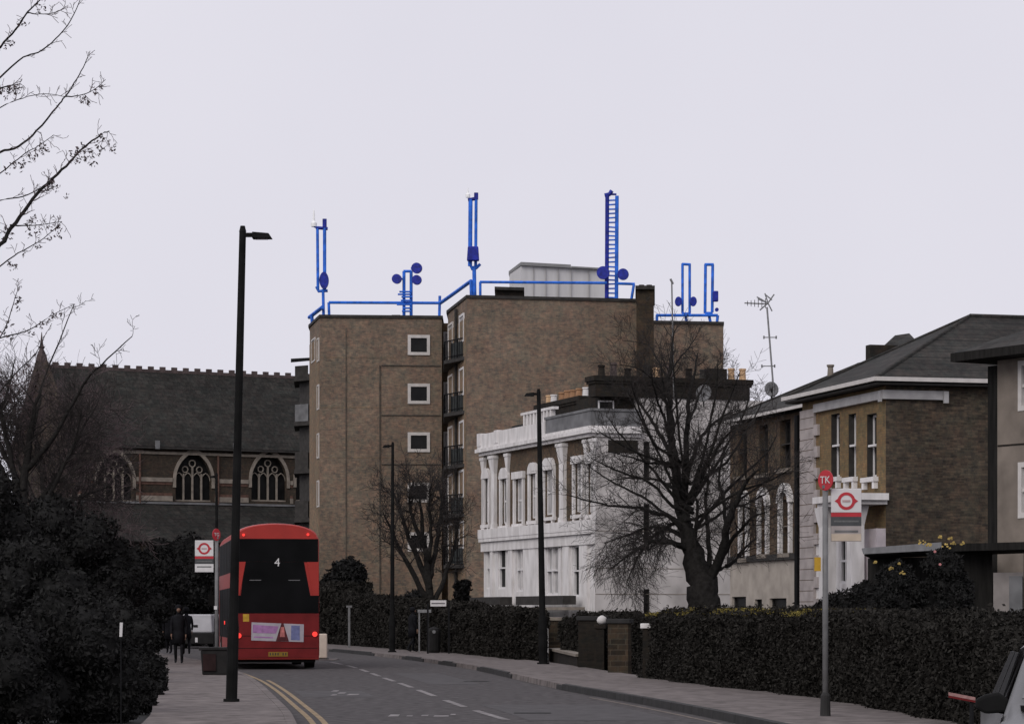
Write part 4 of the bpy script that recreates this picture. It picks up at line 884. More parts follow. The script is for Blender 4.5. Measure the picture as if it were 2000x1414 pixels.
def core(blobs, m, parent, k=.84, name='branches'):
    mb = MB()
    for x, y, z, a, b, c in blobs:
        N, Mm = 14, 8; n0 = len(mb.v)
        for i in range(Mm+1):
            th = math.pi*i/Mm
            for j in range(N):
                ph = 2*math.pi*j/N; d = Vector((math.sin(th)*math.cos(ph), math.sin(th)*math.sin(ph), math.cos(th)))
                f = k*(1+.16*noise.noise(d*2.2+Vector((x, y, z))))
                mb.v.append((x+d.x*a*f, y+d.y*b*f, z+d.z*c*f))
        for i in range(Mm):
            for j in range(N):
                q = (j+1) % N; mb.f.append((n0+i*N+j, n0+i*N+q, n0+(i+1)*N+q, n0+(i+1)*N+j))
    return mb.build(name, m, parent, smooth=True)
def evergreen(name, label, cat, px, d, rpx, ytop, n, size=.16, group=None, mkey='ever', seed=1, base=0, nb=14, ry=None):
    x = (px-1000)*d/4000; r = rpx*d/4000; h = hz(ytop, d); rg = random.Random(seed)
    t = thing(name, label, cat, (x, d*K, base), group=group)
    bl = []
    for k in range(nb):
        a = rg.random()*6.28; q = rg.random()**.6*.62; zz = (k+.5)/nb
        wz = math.sin(math.pi*min(1, .18+zz*.82))**.6
        rr = r*(.34+.18*rg.random()); bl.append((math.cos(a)*q*r*wz, math.sin(a)*q*(ry or r)*wz, rr*.5+(h-base-rr*1.3)*zz, rr, rr, rr*.85))
    core(bl, M[mkey], t, .8); leaf_object('foliage', blob_points(bl, n, seed), size, M[mkey], t, seed)
    tk = MB(); tk.tube([(0, 0, -.1), (0, 0, (h-base)*.6)], .12, 6); tk.build('trunk', M['bark'], t)
    return t
gl_ = 'dark evergreens along the left pavement'
evergreen('evergreen_bush', 'dark evergreen bush at the bottom left corner beside the near pavement', 'bush', 130, 31, 150, 1150, 26000, .045, gl_, seed=2, nb=20)
evergreen('evergreen_bush', 'low dark bush at the pavement edge across from the foot of the tall lamp', 'bush', 268, 45, 66, 1262, 9000, .05, gl_, seed=3, nb=12)
evergreen('evergreen_bush', 'lowest dark bush at the bottom edge of the view, next to the left pavement', 'bush', 215, 31, 85, 1330, 9000, .04, gl_, seed=33, nb=10)
evergreen('evergreen_bush', 'small dark bush spilling over the left pavement edge, near the bottom of the view', 'bush', 262, 33.5, 50, 1300, 8000, .04, gl_, seed=36, nb=9)
evergreen('evergreen_bush', 'small dark bush between the low roadside bushes on the left', 'bush', 290, 38, 42, 1290, 6000, .045, gl_, seed=37, nb=8)
evergreen('evergreen_bush', 'dark bush in the very corner at the bottom left', 'bush', 20, 30, 130, 1210, 14000, .045, gl_, seed=34, nb=14)
evergreen('evergreen_tree', 'tall dark evergreen rising highest at the left edge of the view', 'tree', -30, 62, 165, 905, 36000, .085, gl_, seed=4, nb=30)
evergreen('evergreen_tree', 'ivy-dark evergreen below the church gable', 'tree', 85, 68, 120, 960, 26000, .085, gl_, seed=35, nb=24)
evergreen('evergreen_tree', 'broad dark evergreen in front of the left end of the church wall', 'tree', 175, 66, 115, 1000, 26000, .08, gl_, seed=5, nb=24)
evergreen('evergreen_tree', 'dark rounded evergreen sloping down towards the left bus stop', 'tree', 258, 74, 85, 1062, 20000, .08, gl_, seed=6, nb=18)
evergreen('evergreen_tree', 'dark evergreen directly behind the left bus stop sign', 'tree', 372, 104, 95, 1040, 18000, .12, gl_, seed=7, nb=20)
evergreen('evergreen_tree', 'dark evergreen behind the left flank of the bus', 'tree', 490, 112, 95, 1060, 14000, .13, gl_, seed=8, nb=16)
evergreen('evergreen_tree', 'low dark evergreen under the church aisle, left of the bus stop', 'tree', 318, 98, 70, 1045, 14000, .11, gl_, seed=38, nb=14)
evergreen('evergreen_bush', 'dark bush between the left pavement and the distant van', 'bush', 306, 84, 42, 1140, 9000, .08, gl_, seed=9, nb=10)
evergreen('evergreen_bush', 'dark clipped bush at the foot of the sloping evergreen on the left', 'bush', 222, 52, 92, 1160, 14000, .06, gl_, seed=10, nb=14)
evergreen('evergreen_bush', 'dark bush filling the left edge below the tall evergreen', 'bush', 40, 44, 150, 1040, 22000, .065, gl_, seed=11, nb=18)
gm_ = 'shrubs at the foot of the flats'
evergreen('shrub', 'dark rounded shrub just right of the bus roof line against the flats', 'shrub', 668, 106, 66, 1086, 12000, .12, gm_, seed=12, nb=10)
evergreen('shrub', 'dark shrub under the bare tree in front of the flats', 'shrub', 800, 98, 75, 1150, 9000, .11, gm_, seed=13, nb=9)
evergreen('shrub', 'dark shrub between the flats and the white villa', 'shrub', 905, 96, 34, 1125, 6000, .1, gm_, seed=14, nb=8)
gr_ = 'garden shrubs in front of the carport'
evergreen('shrub', 'dark leafy shrub below the white porch beside the bus stop pole', 'shrub', 1630, 48, 78, 1150, 18000, .05, gr_, seed=15, nb=12)
sh = evergreen('shrub', 'dark shrub under the pale carport edge with a few yellow flowers', 'shrub', 1745, 44, 80, 1092, 22000, .045, gr_, seed=16, nb=14)
def flowers(t, spots, d, seed=1):
    rg = random.Random(seed); L = Vector(t.location)
    for (px, py, r) in spots:
        mb = MB()
        for k in range(7):
            c0 = P(px+rg.uniform(-r, r)*1.2, py+rg.uniform(-r, r)*.7, d)-L; mb.disc(c0, (rg.uniform(-.5, .5), -1, rg.uniform(-.3, .6)), .014+rg.random()*.012, .01, 5)
        mb.build('flower_cluster', M['flower'], t)
flowers(sh, ((1741, 1110, 4), (1762, 1118, 4), (1709, 1098, 2), (1757, 1100, 2)), 42.2)
evergreen('shrub', 'dark shrub between the porch shrub and the carport shrubs', 'shrub', 1690, 42, 62, 1128, 14000, .045, gr_, seed=40, nb=12)
evergreen('shrub', 'low dark shrub just behind the hedge below the brick house', 'shrub', 1590, 44, 48, 1185, 9000, .045, gr_, seed=41, nb=9)
s2 = evergreen('shrub', 'dark shrub against the carport wall with clustered yellow flowers on top', 'shrub', 1842, 41, 80, 1064, 22000, .042, gr_, seed=17, nb=14)
flowers(s2, ((1801, 1059, 5), (1814, 1063, 4), (1848, 1066, 7), (1860, 1062, 5), (1879, 1061, 4), (1835, 1048, 3), (1856, 1051, 3)), 40.0, 3)
L = Vector(s2.location); mpk = mat('pink_petal', (.4, .16, .16), var=.1, scale=8)
for px, py in ((1826, 1077), (1836, 1102)):
    mb = MB(); mb.disc(P(px, py, 39.6)-L, (0, -1, .2), .028, .02, 7); mb.build('pink_flower', mpk, s2)
evergreen('shrub', 'dark shrub below the pale door at the right', 'shrub', 1915, 40, 55, 1235, 8000, .045, gr_, seed=18, nb=9)

def hedge(label, d0, d1, off, w, zt, seed, dens=900, size=.07, tip=0, group='hedges behind the right pavement', z0=0.0, prof=None):
    rg = np.random.default_rng(seed); n = max(3, int((d1-d0)*K/.8)); c0 = G(rb(d0)+off, d0)
    t = thing('hedge', label, 'hedge', (c0.x, c0.y, 0), group=group)
    L = Vector(t.location); dd = [d0+(d1-d0)*i/n for i in range(n+1)]
    mb = MB(); C = []; tips = []
    def ht(d): return zt*(1+.05*math.sin(d*1.7)+.03*math.sin(d*4.1)) if not prof else interp(prof, d)+.035*math.sin(d*2.9)+.03*math.sin(d*7.3)
    for i in range(n):
        a, b = dd[i], dd[i+1]
        pa, pb = G(rb(a)+off, a)-L, G(rb(b)+off, b)-L; ha, hb = ht(a), ht(b); e = .10
        mb.hexa([pa+Vector((e, 0, z0)), pa+Vector((w-e, 0, z0)), pb+Vector((w-e, 0, z0)), pb+Vector((e, 0, z0))], [pa+Vector((e, 0, ha-.1)), pa+Vector((w-e, 0, ha-.1)), pb+Vector((w-e, 0, hb-.1)), pb+Vector((e, 0, hb-.1))])
        ln = (pb-pa).length
        for (kind, area) in (('f', ln*ha), ('t', ln*w), ('b', ln*ha*.3)):
            m_ = int(area*dens); tt = rg.random(m_)[:, None]; base = np.array(pa)[None]*(1-tt)+np.array(pb)[None]*tt; hh = ha*(1-tt)+hb*tt
            q = base.copy(); bulge = .09*np.sin(base[:, :1]*2.3+base[:, 1:2]*1.9)
            if kind == 'f': zz = z0+rg.random((m_, 1))*(hh-z0); q[:, 2:3] = zz; q[:, 0:1] += bulge*np.cos(zz*2.7) + rg.normal(size=(m_, 1))*.05
            elif kind == 't': q[:, 0:1] += rg.random((m_, 1))*w; q[:, 2:3] = hh + rg.normal(size=(m_, 1))*.05 + bulge*.8
            else: q[:, 0:1] += w + rg.normal(size=(m_, 1))*.05; q[:, 2:3] = hh*(.7+.3*rg.random((m_, 1)))
            C.append(q)
        if tip and (d0 > 39.7 or a > 36.2):
            m_ = int(ln*w*tip); tt = rg.random(m_)[:, None]; q = np.array(pa)[None]*(1-tt)+np.array(pb)[None]*tt; q[:, 0:1] += rg.random((m_, 1))*w; q[:, 2:3] = ha + .03+rg.random((m_, 1))*.10; tips.append(q)
    e0 = G(rb(d0)+off, d0)-L; m_ = int(w*ht(d0)*dens); q = np.repeat(np.array(e0)[None], m_, 0); q[:, 0] += rg.random(m_)*w; q[:, 1] += rg.normal(size=m_)*.05; q[:, 2] = z0+rg.random(m_)*(ht(d0)-z0); C.append(q)
    mb.build('branches', M['hedge'], t); leaf_object('foliage', np.concatenate(C), size, M['hedge'], t, seed)
    if tips: leaf_object('pale_tips', np.concatenate(tips), size*.55, M['hedge_tip'], t, seed+1)
    return t
hedge('long clipped dark hedge behind the near bus stop pole, yellow-green along its top', 25.0, 39.5, .15, 1.3, 1.5, 21, 2600, .038, 700, prof=[(25, 1.08), (26.3, 1.14), (27.2, 1.40), (30, 1.44), (34, 1.5), (39.5, 1.57)])
hedge('clipped dark hedge in front of the big bare tree, greenish top', 39.8, 48.5, .1, 1.3, 1.56, 22, 2200, .042, 420, prof=[(39.8, 1.50), (43, 1.58), (48.5, 1.52)])
hedge('dark hedge between the brick gate pillars and the tall lamp', 67.3, 78, .1, .95, 1.75, 23, 1000, .065, prof=[(67, 1.62), (72, 1.72), (78, 1.55)])
hedge('dark hedge along the far pavement in front of the flats', 79, 101, .15, 1.4, 2.0, 24, 700, .085, prof=[(79, 1.9), (88, 2.1), (95, 2.3), (101, 2.5)])
hedge('dark bushy hedge behind the rough stone gate pillars', 54.0, 66.0, 1.25, 1.2, 1.45, 25, 1200, .055)
hedge('dark far hedge beyond the bus', 101.5, 116, .2, 1.6, 3.0, 26, 250, .13)

t = thing('garden_ornament', 'small dull red garden ornament just showing over the hedge by the white villa', 'ornament', P(1299, 1280, 66)); t.location.z = 0
mb = MB(); z_ = hz(1207, 66); mb.lathe((0, 0, 0), [(.12, 0), (.12, z_), (.26, z_), (.2, z_+.08), (.08, z_+.14), (.08, z_+.25), (.0, z_+.27)], 10); mb.build('body', mat('dull_red_glaze', (.09, .02, .025), var=.3, scale=6), t)
# gate pillars, low wall, signs
def pillar(label, px, ybase, ytop, wpx, cap, m='pillar_brick', ball=False, d=None):
    d = d or 6400/(ybase-1200); x = (px-1000)*d/4000; w = wpx*d/4000; h = hz(ytop, d)
    t = thing('gate_pillar', label, 'gate pillar', (x, d*K, 0), -.2, 'gate pillars along the right pavement')
    mb = MB(); mb.box(-w/2, w/2, 0, w, 0, h-.12); mb.build('shaft', M[m], t)
    mb = MB(); mb.box(-w/2-.05, w/2+.05, -.05, w+.05, h-.118, h); mb.build('cap', M[cap], t, bevel=.015)
    if ball: mb = MB(); mb.lathe((w*.15, w/2, h), [(.06, 0), (.13, .05), (.15, .12), (.11, .2), (.03, .25)], 12); mb.build('ball_finial', M['stucco'], t, smooth=True)
    return t
pillar('brown brick gate pillar with pale flat cap just right of the middle lamp post', 1083, 1291, 1205, 24, 'stone')
pillar('wide dark gate pillar to the right of the low wall', 1153, 1311, 1203, 48, 'kerbdark', 'stack_brick')  # dark brick shaft under a dark cap
pillar('narrow dark gate pillar topped by a white ball', 1172, 1313, 1219, 16, 'stack_brick', 'stack_brick', True)
pillar('rough coursed stone gate pillar beside the hedge', 1207, 1322, 1208, 40, 'kerbdark', 'pillar_brick')
pillar('dark stone pillar with a white cap at the hedge end near the villa door', 1268, 1334, 1217, 26, 'stucco', 'stack_brick')
mb = MB(); a, b_ = G((1080-1000)*64/4000, 69), G((1131-1000)*57/4000, 58.5)
mb.hexa([a, b_, b_+Vector((.25, .1, 0)), a+Vector((.25, .1, 0))], [a+Vector((0, 0, .4)), b_+Vector((0, 0, .4)), b_+Vector((.25, .1, .4)), a+Vector((.25, .1, .4))])
lw_ = thing('low_wall', 'low garden wall with pale coping between two gate pillars', 'garden wall', (0, 0, 0)); mb.build('wall', M['stack_brick'], lw_)
mb = MB(); mb.hexa([a+Vector((-.05, -.05, .403)), b_+Vector((-.05, -.05, .403)), b_+Vector((.3, .1, .403)), a+Vector((.3, .1, .403))], [a+Vector((-.05, -.05, .48)), b_+Vector((-.05, -.05, .48)), b_+Vector((.3, .1, .48)), a+Vector((.3, .1, .48))]); mb.build('coping', M['stone'], lw_)

ds_ = 78.0; t = thing('street_nameplate', 'small pale street nameplate above the far hedge left of the white villa', 'street sign', P(856, 1270, ds_)); t.location.z = 0
mb = MB(); c = P(856, 1178, ds_); w = 15.5*ds_/4000; mb.box(-w, w, -.02, .02, c.z-.11, c.z+.12); pl_ = mb.build('plate', M['signwhite'], t)
mb = MB(); mb.box(-w*.85, w*.85, -.025, -.021, c.z-.02, c.z+.02); mb.build('lettering', M['ink'], pl_)
for sx in (-.4, .4): mb = MB(); mb.box(sx-.035, sx+.035, .021, .07, 0, c.z); mb.build('post', M['blackmetal'], t)
t = thing('sign_frame', 'narrow grey two-legged sign frame beside the street nameplate', 'sign', P(832, 1270, 79)); t.location.z = 0
for sx in (-.26, .08): mb = MB(); mb.box(sx-.03, sx+.03, -.03, .03, 0, hz(1196, 79)); mb.build('post', M['poletone'], t)
mb = MB(); mb.box(-.32, .2, -.04, .04, hz(1196, 79), hz(1190, 79)); mb.build('top_plate', M['greymetal'], t)
t = thing('post', 'slim grey post in the far hedge right of the bus', 'post', P(682, 1262, 92)); t.location.z = 0
mb = MB(); mb.box(-.05, .05, -.05, .05, 0, hz(1186, 92)); mb.box(-.13, .13, -.06, .06, hz(1186, 92), hz(1182, 92)); mb.build('shaft', M['poletone'], t)
# bollard beside the bus
d_ = 72.5; t = thing('bollard', 'cream rectangular traffic bollard standing at the right rear corner of the bus', 'bollard', G((631-1000)*d_/4000, d_))
mb = MB(); mb.box(-.145, .145, -.1, .1, .06, hz(1236, d_)-.02); mb.build('shell', M['bollard'], t, bevel=.04)
mb = MB(); mb.box(-.2, .2, -.15, .15, 0, .058); mb.build('base', M['kerbdark'], t)
mb = MB(); mb.box(-.5, .5, -.9, 1.2, 0.001, .03); mb.build('island', M['paving'], t)
t = thing('marker_post', 'small white marker plate on a thin post among the black bushes at the left', 'marker post', P(236, 1400, 28.8)); t.location.z = 0
mb = MB(); mb.hexa([(-.02, -.012, 1.29), (.018, -.012, 1.29), (.018, .012, 1.29), (-.02, .012, 1.29)], [(-.012, -.012, 1.49), (.028, -.012, 1.49), (.028, .012, 1.49), (-.012, .012, 1.49)]); mb.build('plate', M['signwhite'], t)
mb = MB(); mb.tube([(0, .015, 0), (0, .015, 1.4)], .01, 6); mb.build('post', M['blackmetal'], t)
# bins
d_ = 50.6; t = thing('litter_bin', 'squat dark litter bin with dull red side by the left bus stop', 'bin', G((424-1000)*d_/4000, d_, .12))
mb = MB(); mb.hexa([(-.34, -.25, 0), (.36, -.25, 0), (.36, .25, 0), (-.34, .25, 0)], [(-.38, -.28, .6), (.4, -.28, .6), (.4, .28, .6), (-.38, .28, .6)]); mb.build('body', M['bin'], t, bevel=.03)
mb = MB(); mb.box(-.32, .0, -.30, -.285, .1, .52); mb.build('side_panel', M['binred'], t)
mb = MB(); mb.box(-.42, .44, -.31, .31, .602, .68); mb.build('lid', M['bin'], t, bevel=.02)
d_ = 79.5; t = thing('litter_bin', 'small dark bin with a pale disc below the street nameplate', 'bin', G((848-1000)*d_/4000, d_, .12))
mb = MB(); mb.lathe((0, 0, 0), [(.2, 0), (.24, .1), (.25, .85), (.2, .95), (.05, 1.0)], 14); mb.build('body', M['bin'], t, smooth=False)
mb = MB(); mb.disc((0, -.27, .82), (0, 1, 0), .07, .02, 12); mb.build('disc', M['greymetal'], t)

# ------------------------------------------------------------------ street lamps
def lamp(label, px_b, d, px_t, ytop, armpx, rb_, rt_, z0=.12, thick_to=None, arm_h=.12):
    x = (px_b-1000)*d/4000; t = thing('street_lamp', label, 'street lamp', (x, d*K, z0), group='dark street lamp columns')
    zt = hz(ytop, d)-z0; dx = (px_t-px_b)*d/4000
    mb = MB(); mb.tube([(0, 0, 0), (0, 0, .02), (dx*.17, 0, zt*.16)], [rb_*1.05, rb_, rb_], 12); mb.tube([(0, 0, 0), (0, 0, .05)], rb_*1.4, 12); mb.build('base_column', M['lamp_paint'], t)
    mb = MB(); mb.tube([(dx*.17, 0, zt*.16-.01), (dx*.19, 0, zt*.18), (dx*.45, 0, zt*.45), (dx, 0, zt)], [rb_*.98, (rb_+rt_)/2, (rb_+rt_)*.46, rt_], 12); mb.build('pole', M['lamp_paint'], t)
    al = armpx*d/4000; hd = MB(); sg = 1 if al > 0 else -1
    hd.box(min(dx+sg*.03, dx+al*.35), max(dx+sg*.03, dx+al*.35), -.03, .03, zt-.09, zt-.02); hd.build('arm', M['lamp_paint'], t)
    hd = MB(); a0, a1 = dx+al*.33, dx+al
    hd.hexa([(a0, -.12, zt-.12), (a1, -.1, zt-.12), (a1, .1, zt-.12), (a0, .12, zt-.12)] if al > 0 else [(a1, -.1, zt-.12), (a0, -.12, zt-.12), (a0, .12, zt-.12), (a1, .1, zt-.12)],
            [(a0, -.1, zt-.01), (a1-sg*.06, -.08, zt-.03), (a1-sg*.06, .08, zt-.03), (a0, .1, zt-.01)] if al > 0 else [(a1-sg*.06, -.08, zt-.03), (a0, -.1, zt-.01), (a0, .1, zt-.01), (a1-sg*.06, .08, zt-.03)])
    h = hd.build('lamp_head', M['lamp_paint'], t, bevel=.01)
    hd = MB(); hd.box(min(a0, a1)+.05, max(a0, a1)-.08, -.07, .07, zt-.128, zt-.1205); hd.build('diffuser', M['greymetal'], h)
    hd = MB(); hd.lathe((dx, 0, zt), [(rt_*1.1, 0), (.05, .05), (.04, .1)], 8); hd.build('photocell', M['lamp_paint'], t)
lamp('tall dark street lamp nearest the camera on the left pavement, head to the right', 452, 34.9, 474, 453, 58, .098, .058)
lamp('dark street lamp in front of the white villa, head to the left', 1061, 61.5, 1052, 766, -28, .135, .06)
lamp('dark street lamp standing before the gable of the flats', 766, 81, 767, 868, -20, .12, .055)
lamp('most distant street lamp, in front of the church windows', 423, 96, 423, 928, -13, .11, .06)

# ------------------------------------------------------------------ bus stops
def text(s, size, m, parent, loc, rot=(R(90), 0, 0), name='lettering', ext=.003):
    cu_ = bpy.data.curves.new(name, 'FONT'); cu_.body = s; cu_.size = size; cu_.extrude = ext; cu_.align_x = 'CENTER'; cu_.align_y = 'CENTER'; cu_.materials.append(m)
    tmp = bpy.data.objects.new(name, cu_); COL.objects.link(tmp); bpy.context.view_layer.update()
    me = bpy.data.meshes.new_from_object(tmp.evaluated_get(bpy.context.evaluated_depsgraph_get())); me.name = name
    bpy.data.objects.remove(tmp); o = bpy.data.objects.new(name, me); COL.objects.link(o); o.parent = parent; o.location = loc; o.rotation_euler = rot; return o
def busstop(label, px, d, side, ybot, letters, circle_y, group='bus stop poles'):
    x = (px-1000)*d/4000; t = thing('bus_stop', label, 'bus stop', (x, d*K, .12), group=group); h = lambda y: hz(y, d)-.12
    u = d/4000
    if side > 0: yt, y1, y2, y3, y4 = 954, 1001, 1009, 1027, 1057; w0, w1, ptop = 11*u, 70*u, 950
    else: yt, y1, y2, y3, y4 = 1055, 1086, 1091, 1101, 1117; w0, w1, ptop = -42*u, -6*u, 1050
    mb = MB(); mb.tube([(0, 0, 0), (0, 0, h(ptop))], .043, 14); mb.build('pole', M['poletone'], t, smooth=True)
    mb = MB(); mb.box(w0, w1, -.03, .03, h(y1), h(yt)); fl = mb.build('flag', M['signwhite'], t, bevel=.008)
    cx = (w0+w1)/2; cz = h(yt+(y1-yt)*.52); r = (h(yt)-h(y1))*.36
    rg_ = MB(); N = 28
    for k in range(N):
        a, b_ = 2*math.pi*k/N, 2*math.pi*(k+1)/N; ri = r*.68; ro = r*1.02
        rg_.extr([(cx+ri*math.cos(a), -.036, cz+ri*math.sin(a)), (cx+ri*math.cos(b_), -.036, cz+ri*math.sin(b_)), (cx+ro*math.cos(b_), -.036, cz+ro*math.sin(b_)), (cx+ro*math.cos(a), -.036, cz+ro*math.sin(a))], (0, .005, 0))
    for sg in (-1, 1): rg_.extr([(cx+sg*r*.98, -.0365, cz+r*.28), (cx+sg*r*1.35, -.0365, cz), (cx+sg*r*.98, -.0365, cz-r*.28)], (0, .005, 0))
    rg_.build('roundel', M['signred'], fl)
    mb = MB(); mb.box(cx-r*.45, cx+r*.45, -.036, -.031, cz-r*.12, cz+r*.12); mb.build('roundel_bar', mat('pinkish_mark', (.42, .3, .3), var=.1, scale=20), fl)
    mb = MB(); mb.box(w0, w1, -.029, .029, h(y2), h(y1)-.001); mb.build('red_strip', M['signred'], t)
    mb = MB(); mb.box(w0, w1, -.028, .028, h(y3), h(y2)-.001); gs = mb.build('grey_strip', M['signgrey'], t)
    mb = MB(); mb.box(w0+.04, w1-.04, -.031, -.0285, h((y2+y3)/2)-.012, h((y2+y3)/2)+.012); mb.build('faint_mark', mat('grey_mark', (.13, .13, .13), var=.2, scale=30), gs)
    mb = MB(); mb.box(w0, w1, -.028, .028, h(y4), h(y3)-.001); tt = mb.build('tile_panel', M['signwhite'] if side < 0 else M['quoin'], t)
    mb = MB(); mb.box(w0+.004, w1-.004, -.032, -.0285, h(y4)+.006, h(y4)+(h(y3)-h(y4))*.48); mb.build('lower_tile', M['signwhite'] if side < 0 else M['signcream'], tt)
    mb = MB(); mb.box(w0+.05, w1-.05, -.034, -.0288, h(y3)-(h(y3)-h(y4))*.42, h(y3)-(h(y3)-h(y4))*.28); mb.build('faint_mark', M['poletone'], tt)
    # lollipop letter sign, turned on the pole
    mb = MB(); mb.tube([(0, 0, 0), (0, 0, .3), (0, 0, .34)], [.08, .07, .045], 12); mb.build('pole_base', M['kerbdark'], t)
    e = MB(); ax = (-1.0*side, -1, 0); e.disc((0, -.05, h(circle_y)), ax, .135 if side > 0 else .12, .02, 24, .15); lo = e.build('letter_disc', M['signred'], t)
    text(letters, .15 if side > 0 else .12, M['signwhite'], lo, (-.011*side, -.062, h(circle_y)), (R(90), 0, R(-45*side)))
    mb = MB(); mb.box(-.05, .05, -.05, .05, h(ptop)-.03, h(ptop)+.02); mb.build('pole_cap', M['poletone'], t)
    mb = MB(); mb.tube([(0, 0, h(circle_y)-.15), (0, 0, h(ptop))], .02, 6); mb.build('disc_stem', M['poletone'], t)
    return t
bs1 = busstop('bus stop pole with red roundel flag at the right, standing before the hedge', 1612, 30.0, 1, 1412, 'TK', 938)
bs2 = busstop('smaller bus stop pole with roundel flag on the left pavement, near the bus', 423, 50.5, -1, 1325, 'TG', 1044)
mb = MB(); d_ = 30; mb.box(-.16, -.07, -.04, .04, hz(1115, d_)-.12, hz(1088, d_)-.12); mb.build('timetable_case', M['sticker'], bs1)
mb = MB(); mb.box(-.055, .02, -.075, -.045, hz(1190, 50.5)-.12, hz(1183, 50.5)-.12); mb.build('clip', M['signwhite'], bs2)

# ------------------------------------------------------------------ double-decker bus
BD = 60.0; bx = (540-1000)*BD/4000
bus = thing('double_decker_bus', 'red double-decker bus seen from behind with route number four', 'bus', (bx, BD*K, 0), math.atan2(1.56, 10.5))
def prof(w, zb, zt, crown=.16, n=8):         # half-section outline of the body
    pts = [(-w/2, zb), (w/2, zb), (w/2*1.0, zt-.55), (w/2*.985, zt-.42)]
    top = [(w/2*.96*math.cos(a)+0, zt-.40+.40*math.sin(a)**.9) for a in [math.pi*k/(2*n) for k in range(1, n+1)]]
    # flatten: elliptical crown
    pts += [(x, z) for x, z in top]; pts += [(-x, z) for x, z in reversed(top[:-1])]; pts += [(-w/2*.985, zt-.42), (-w/2, zt-.55)]
    return pts
secs = [(0.0, 2.44, .30, 4.24), (.06, 2.50, .28, 4.27), (.5, 2.54, .27, 4.29), (9.9, 2.54, .27, 4.29), (10.5, 2.5, .3, 4.25), (10.8, 2.3, .35, 4.1)]
mb = MB(); k_ = None
for i, (y, w, a, b_) in enumerate(secs):
    p_ = prof(w, a, b_); k_ = len(p_); mb.v += [(x, y, z) for x, z in p_]
for i in range(len(secs)-1):
    for k in range(k_): j = (k+1) % k_; mb.f.append((i*k_+k, i*k_+j, (i+1)*k_+j, (i+1)*k_+k))
mb.f.append(tuple(range(k_))); e = (len(secs)-1)*k_; mb.f.append(tuple(range(e+k_-1, e-1, -1)))
body = mb.build('body', M['busred'], bus)
def rp(pts, m, name, y=-.012, th=.02, parent=None): mb = MB(); mb.extr([(x, y, z) for x, z in pts], (0, th, 0)); return mb.build(name, m, parent or bus)
rp([(-1.22, 3.15), (-1.22, 3.82), (1.22, 3.82), (1.22, 3.15)], M['busglass'], 'upper_window', -.02, .05)
rp([(-1.05, 2.1), (1.0, 2.1), (.80, 3.147), (-.92, 3.147)], M['busglass'], 'rear_window', -.018, .04)
rp([(-1.24, 1.64), (1.24, 1.64), (1.24, 2.16), (-1.24, 2.16)], M['busglass'], 'engine_band', -.022, .05)
for s_ in (-1, 1): rp([(s_*1.235, 2.162), (s_*1.08, 2.162), (s_*.90, 3.145), (s_*1.235, 3.145)][::s_], M['busred'], 'corner_pillar', -.024, .012)
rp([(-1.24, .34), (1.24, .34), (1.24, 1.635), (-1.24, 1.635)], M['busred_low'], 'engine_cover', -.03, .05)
ln_ = MB()
for z in (.62, .98): ln_.box(-1.2, 1.2, -.036, -.029, z-.008, z+.008)
ln_.build('cover_joint', M['rubber'], bus)
text('4', .34, M['signwhite'], bus, (.02, -.03, 3.12), name='route_number', ext=.006)
ad = rp([(-.74, .85), (.79, .80), (.80, 1.32), (-.73, 1.38)], M['adwhite'], 'advert_poster', -.04, .008)
rp([(-.70, 1.07), (-.02, 1.05), (.06, 1.26), (-.69, 1.31)], M['adpurple'], 'poster_print', -.043, .002, ad)
rp([(-.02, .83), (.36, .82), (.2, 1.35), (.14, 1.35)], M['adbrown'], 'poster_figure', -.0445, .002, ad)
rp([(.10, .95), (.24, .95), (.22, 1.24), (.12, 1.24)], M['adskin'], 'poster_figure', -.0465, .0015, ad)
rp([(.42, .86), (.68, .85), (.68, 1.28), (.43, 1.29)], M['adblue'], 'poster_print', -.043, .002, ad)
rp([(-.66, .93), (-.1, .91), (-.1, .95), (-.66, .97)], M['adpurple'], 'poster_print', -.043, .002, ad)
rp([(-.98, 1.40), (-.80, 1.40), (-.80, 1.62), (-.98, 1.62)], M['sticker'], 'warning_sticker', -.034, .004)
pl_ = rp([(-.24, .38), (.33, .38), (.33, .51), (-.24, .51)], M['plate'], 'number_plate', -.05, .02)
ch_ = MB()
for i in range(7):
    if i != 4: ch_.box(-.2+i*.075, -.165+i*.075, -.053, -.0505, .41, .485)
ch_.build('plate_marks', M['coping'], pl_)
for x, z in ((-1.10, .99), (1.12, 1.03)):
    mb = MB(); mb.disc((x, -.05, z), (0, 1, 0), .075, .04, 14); mb.build('tail_lamp', M['lampred'], bus)
for x, z in ((-.96, 3.93), (.92, 3.95)):
    mb = MB(); mb.disc((x, -.01, z), (0, 1, 0), .04, .05, 12); mb.build('marker_lamp', M['lampred'], bus)
for x in (-.62, .52):
    mb = MB(); mb.box(x-.17, x+.17, -.024, -.018, 2.60, 2.62); mb.build('window_label', M['poletone'], bus)
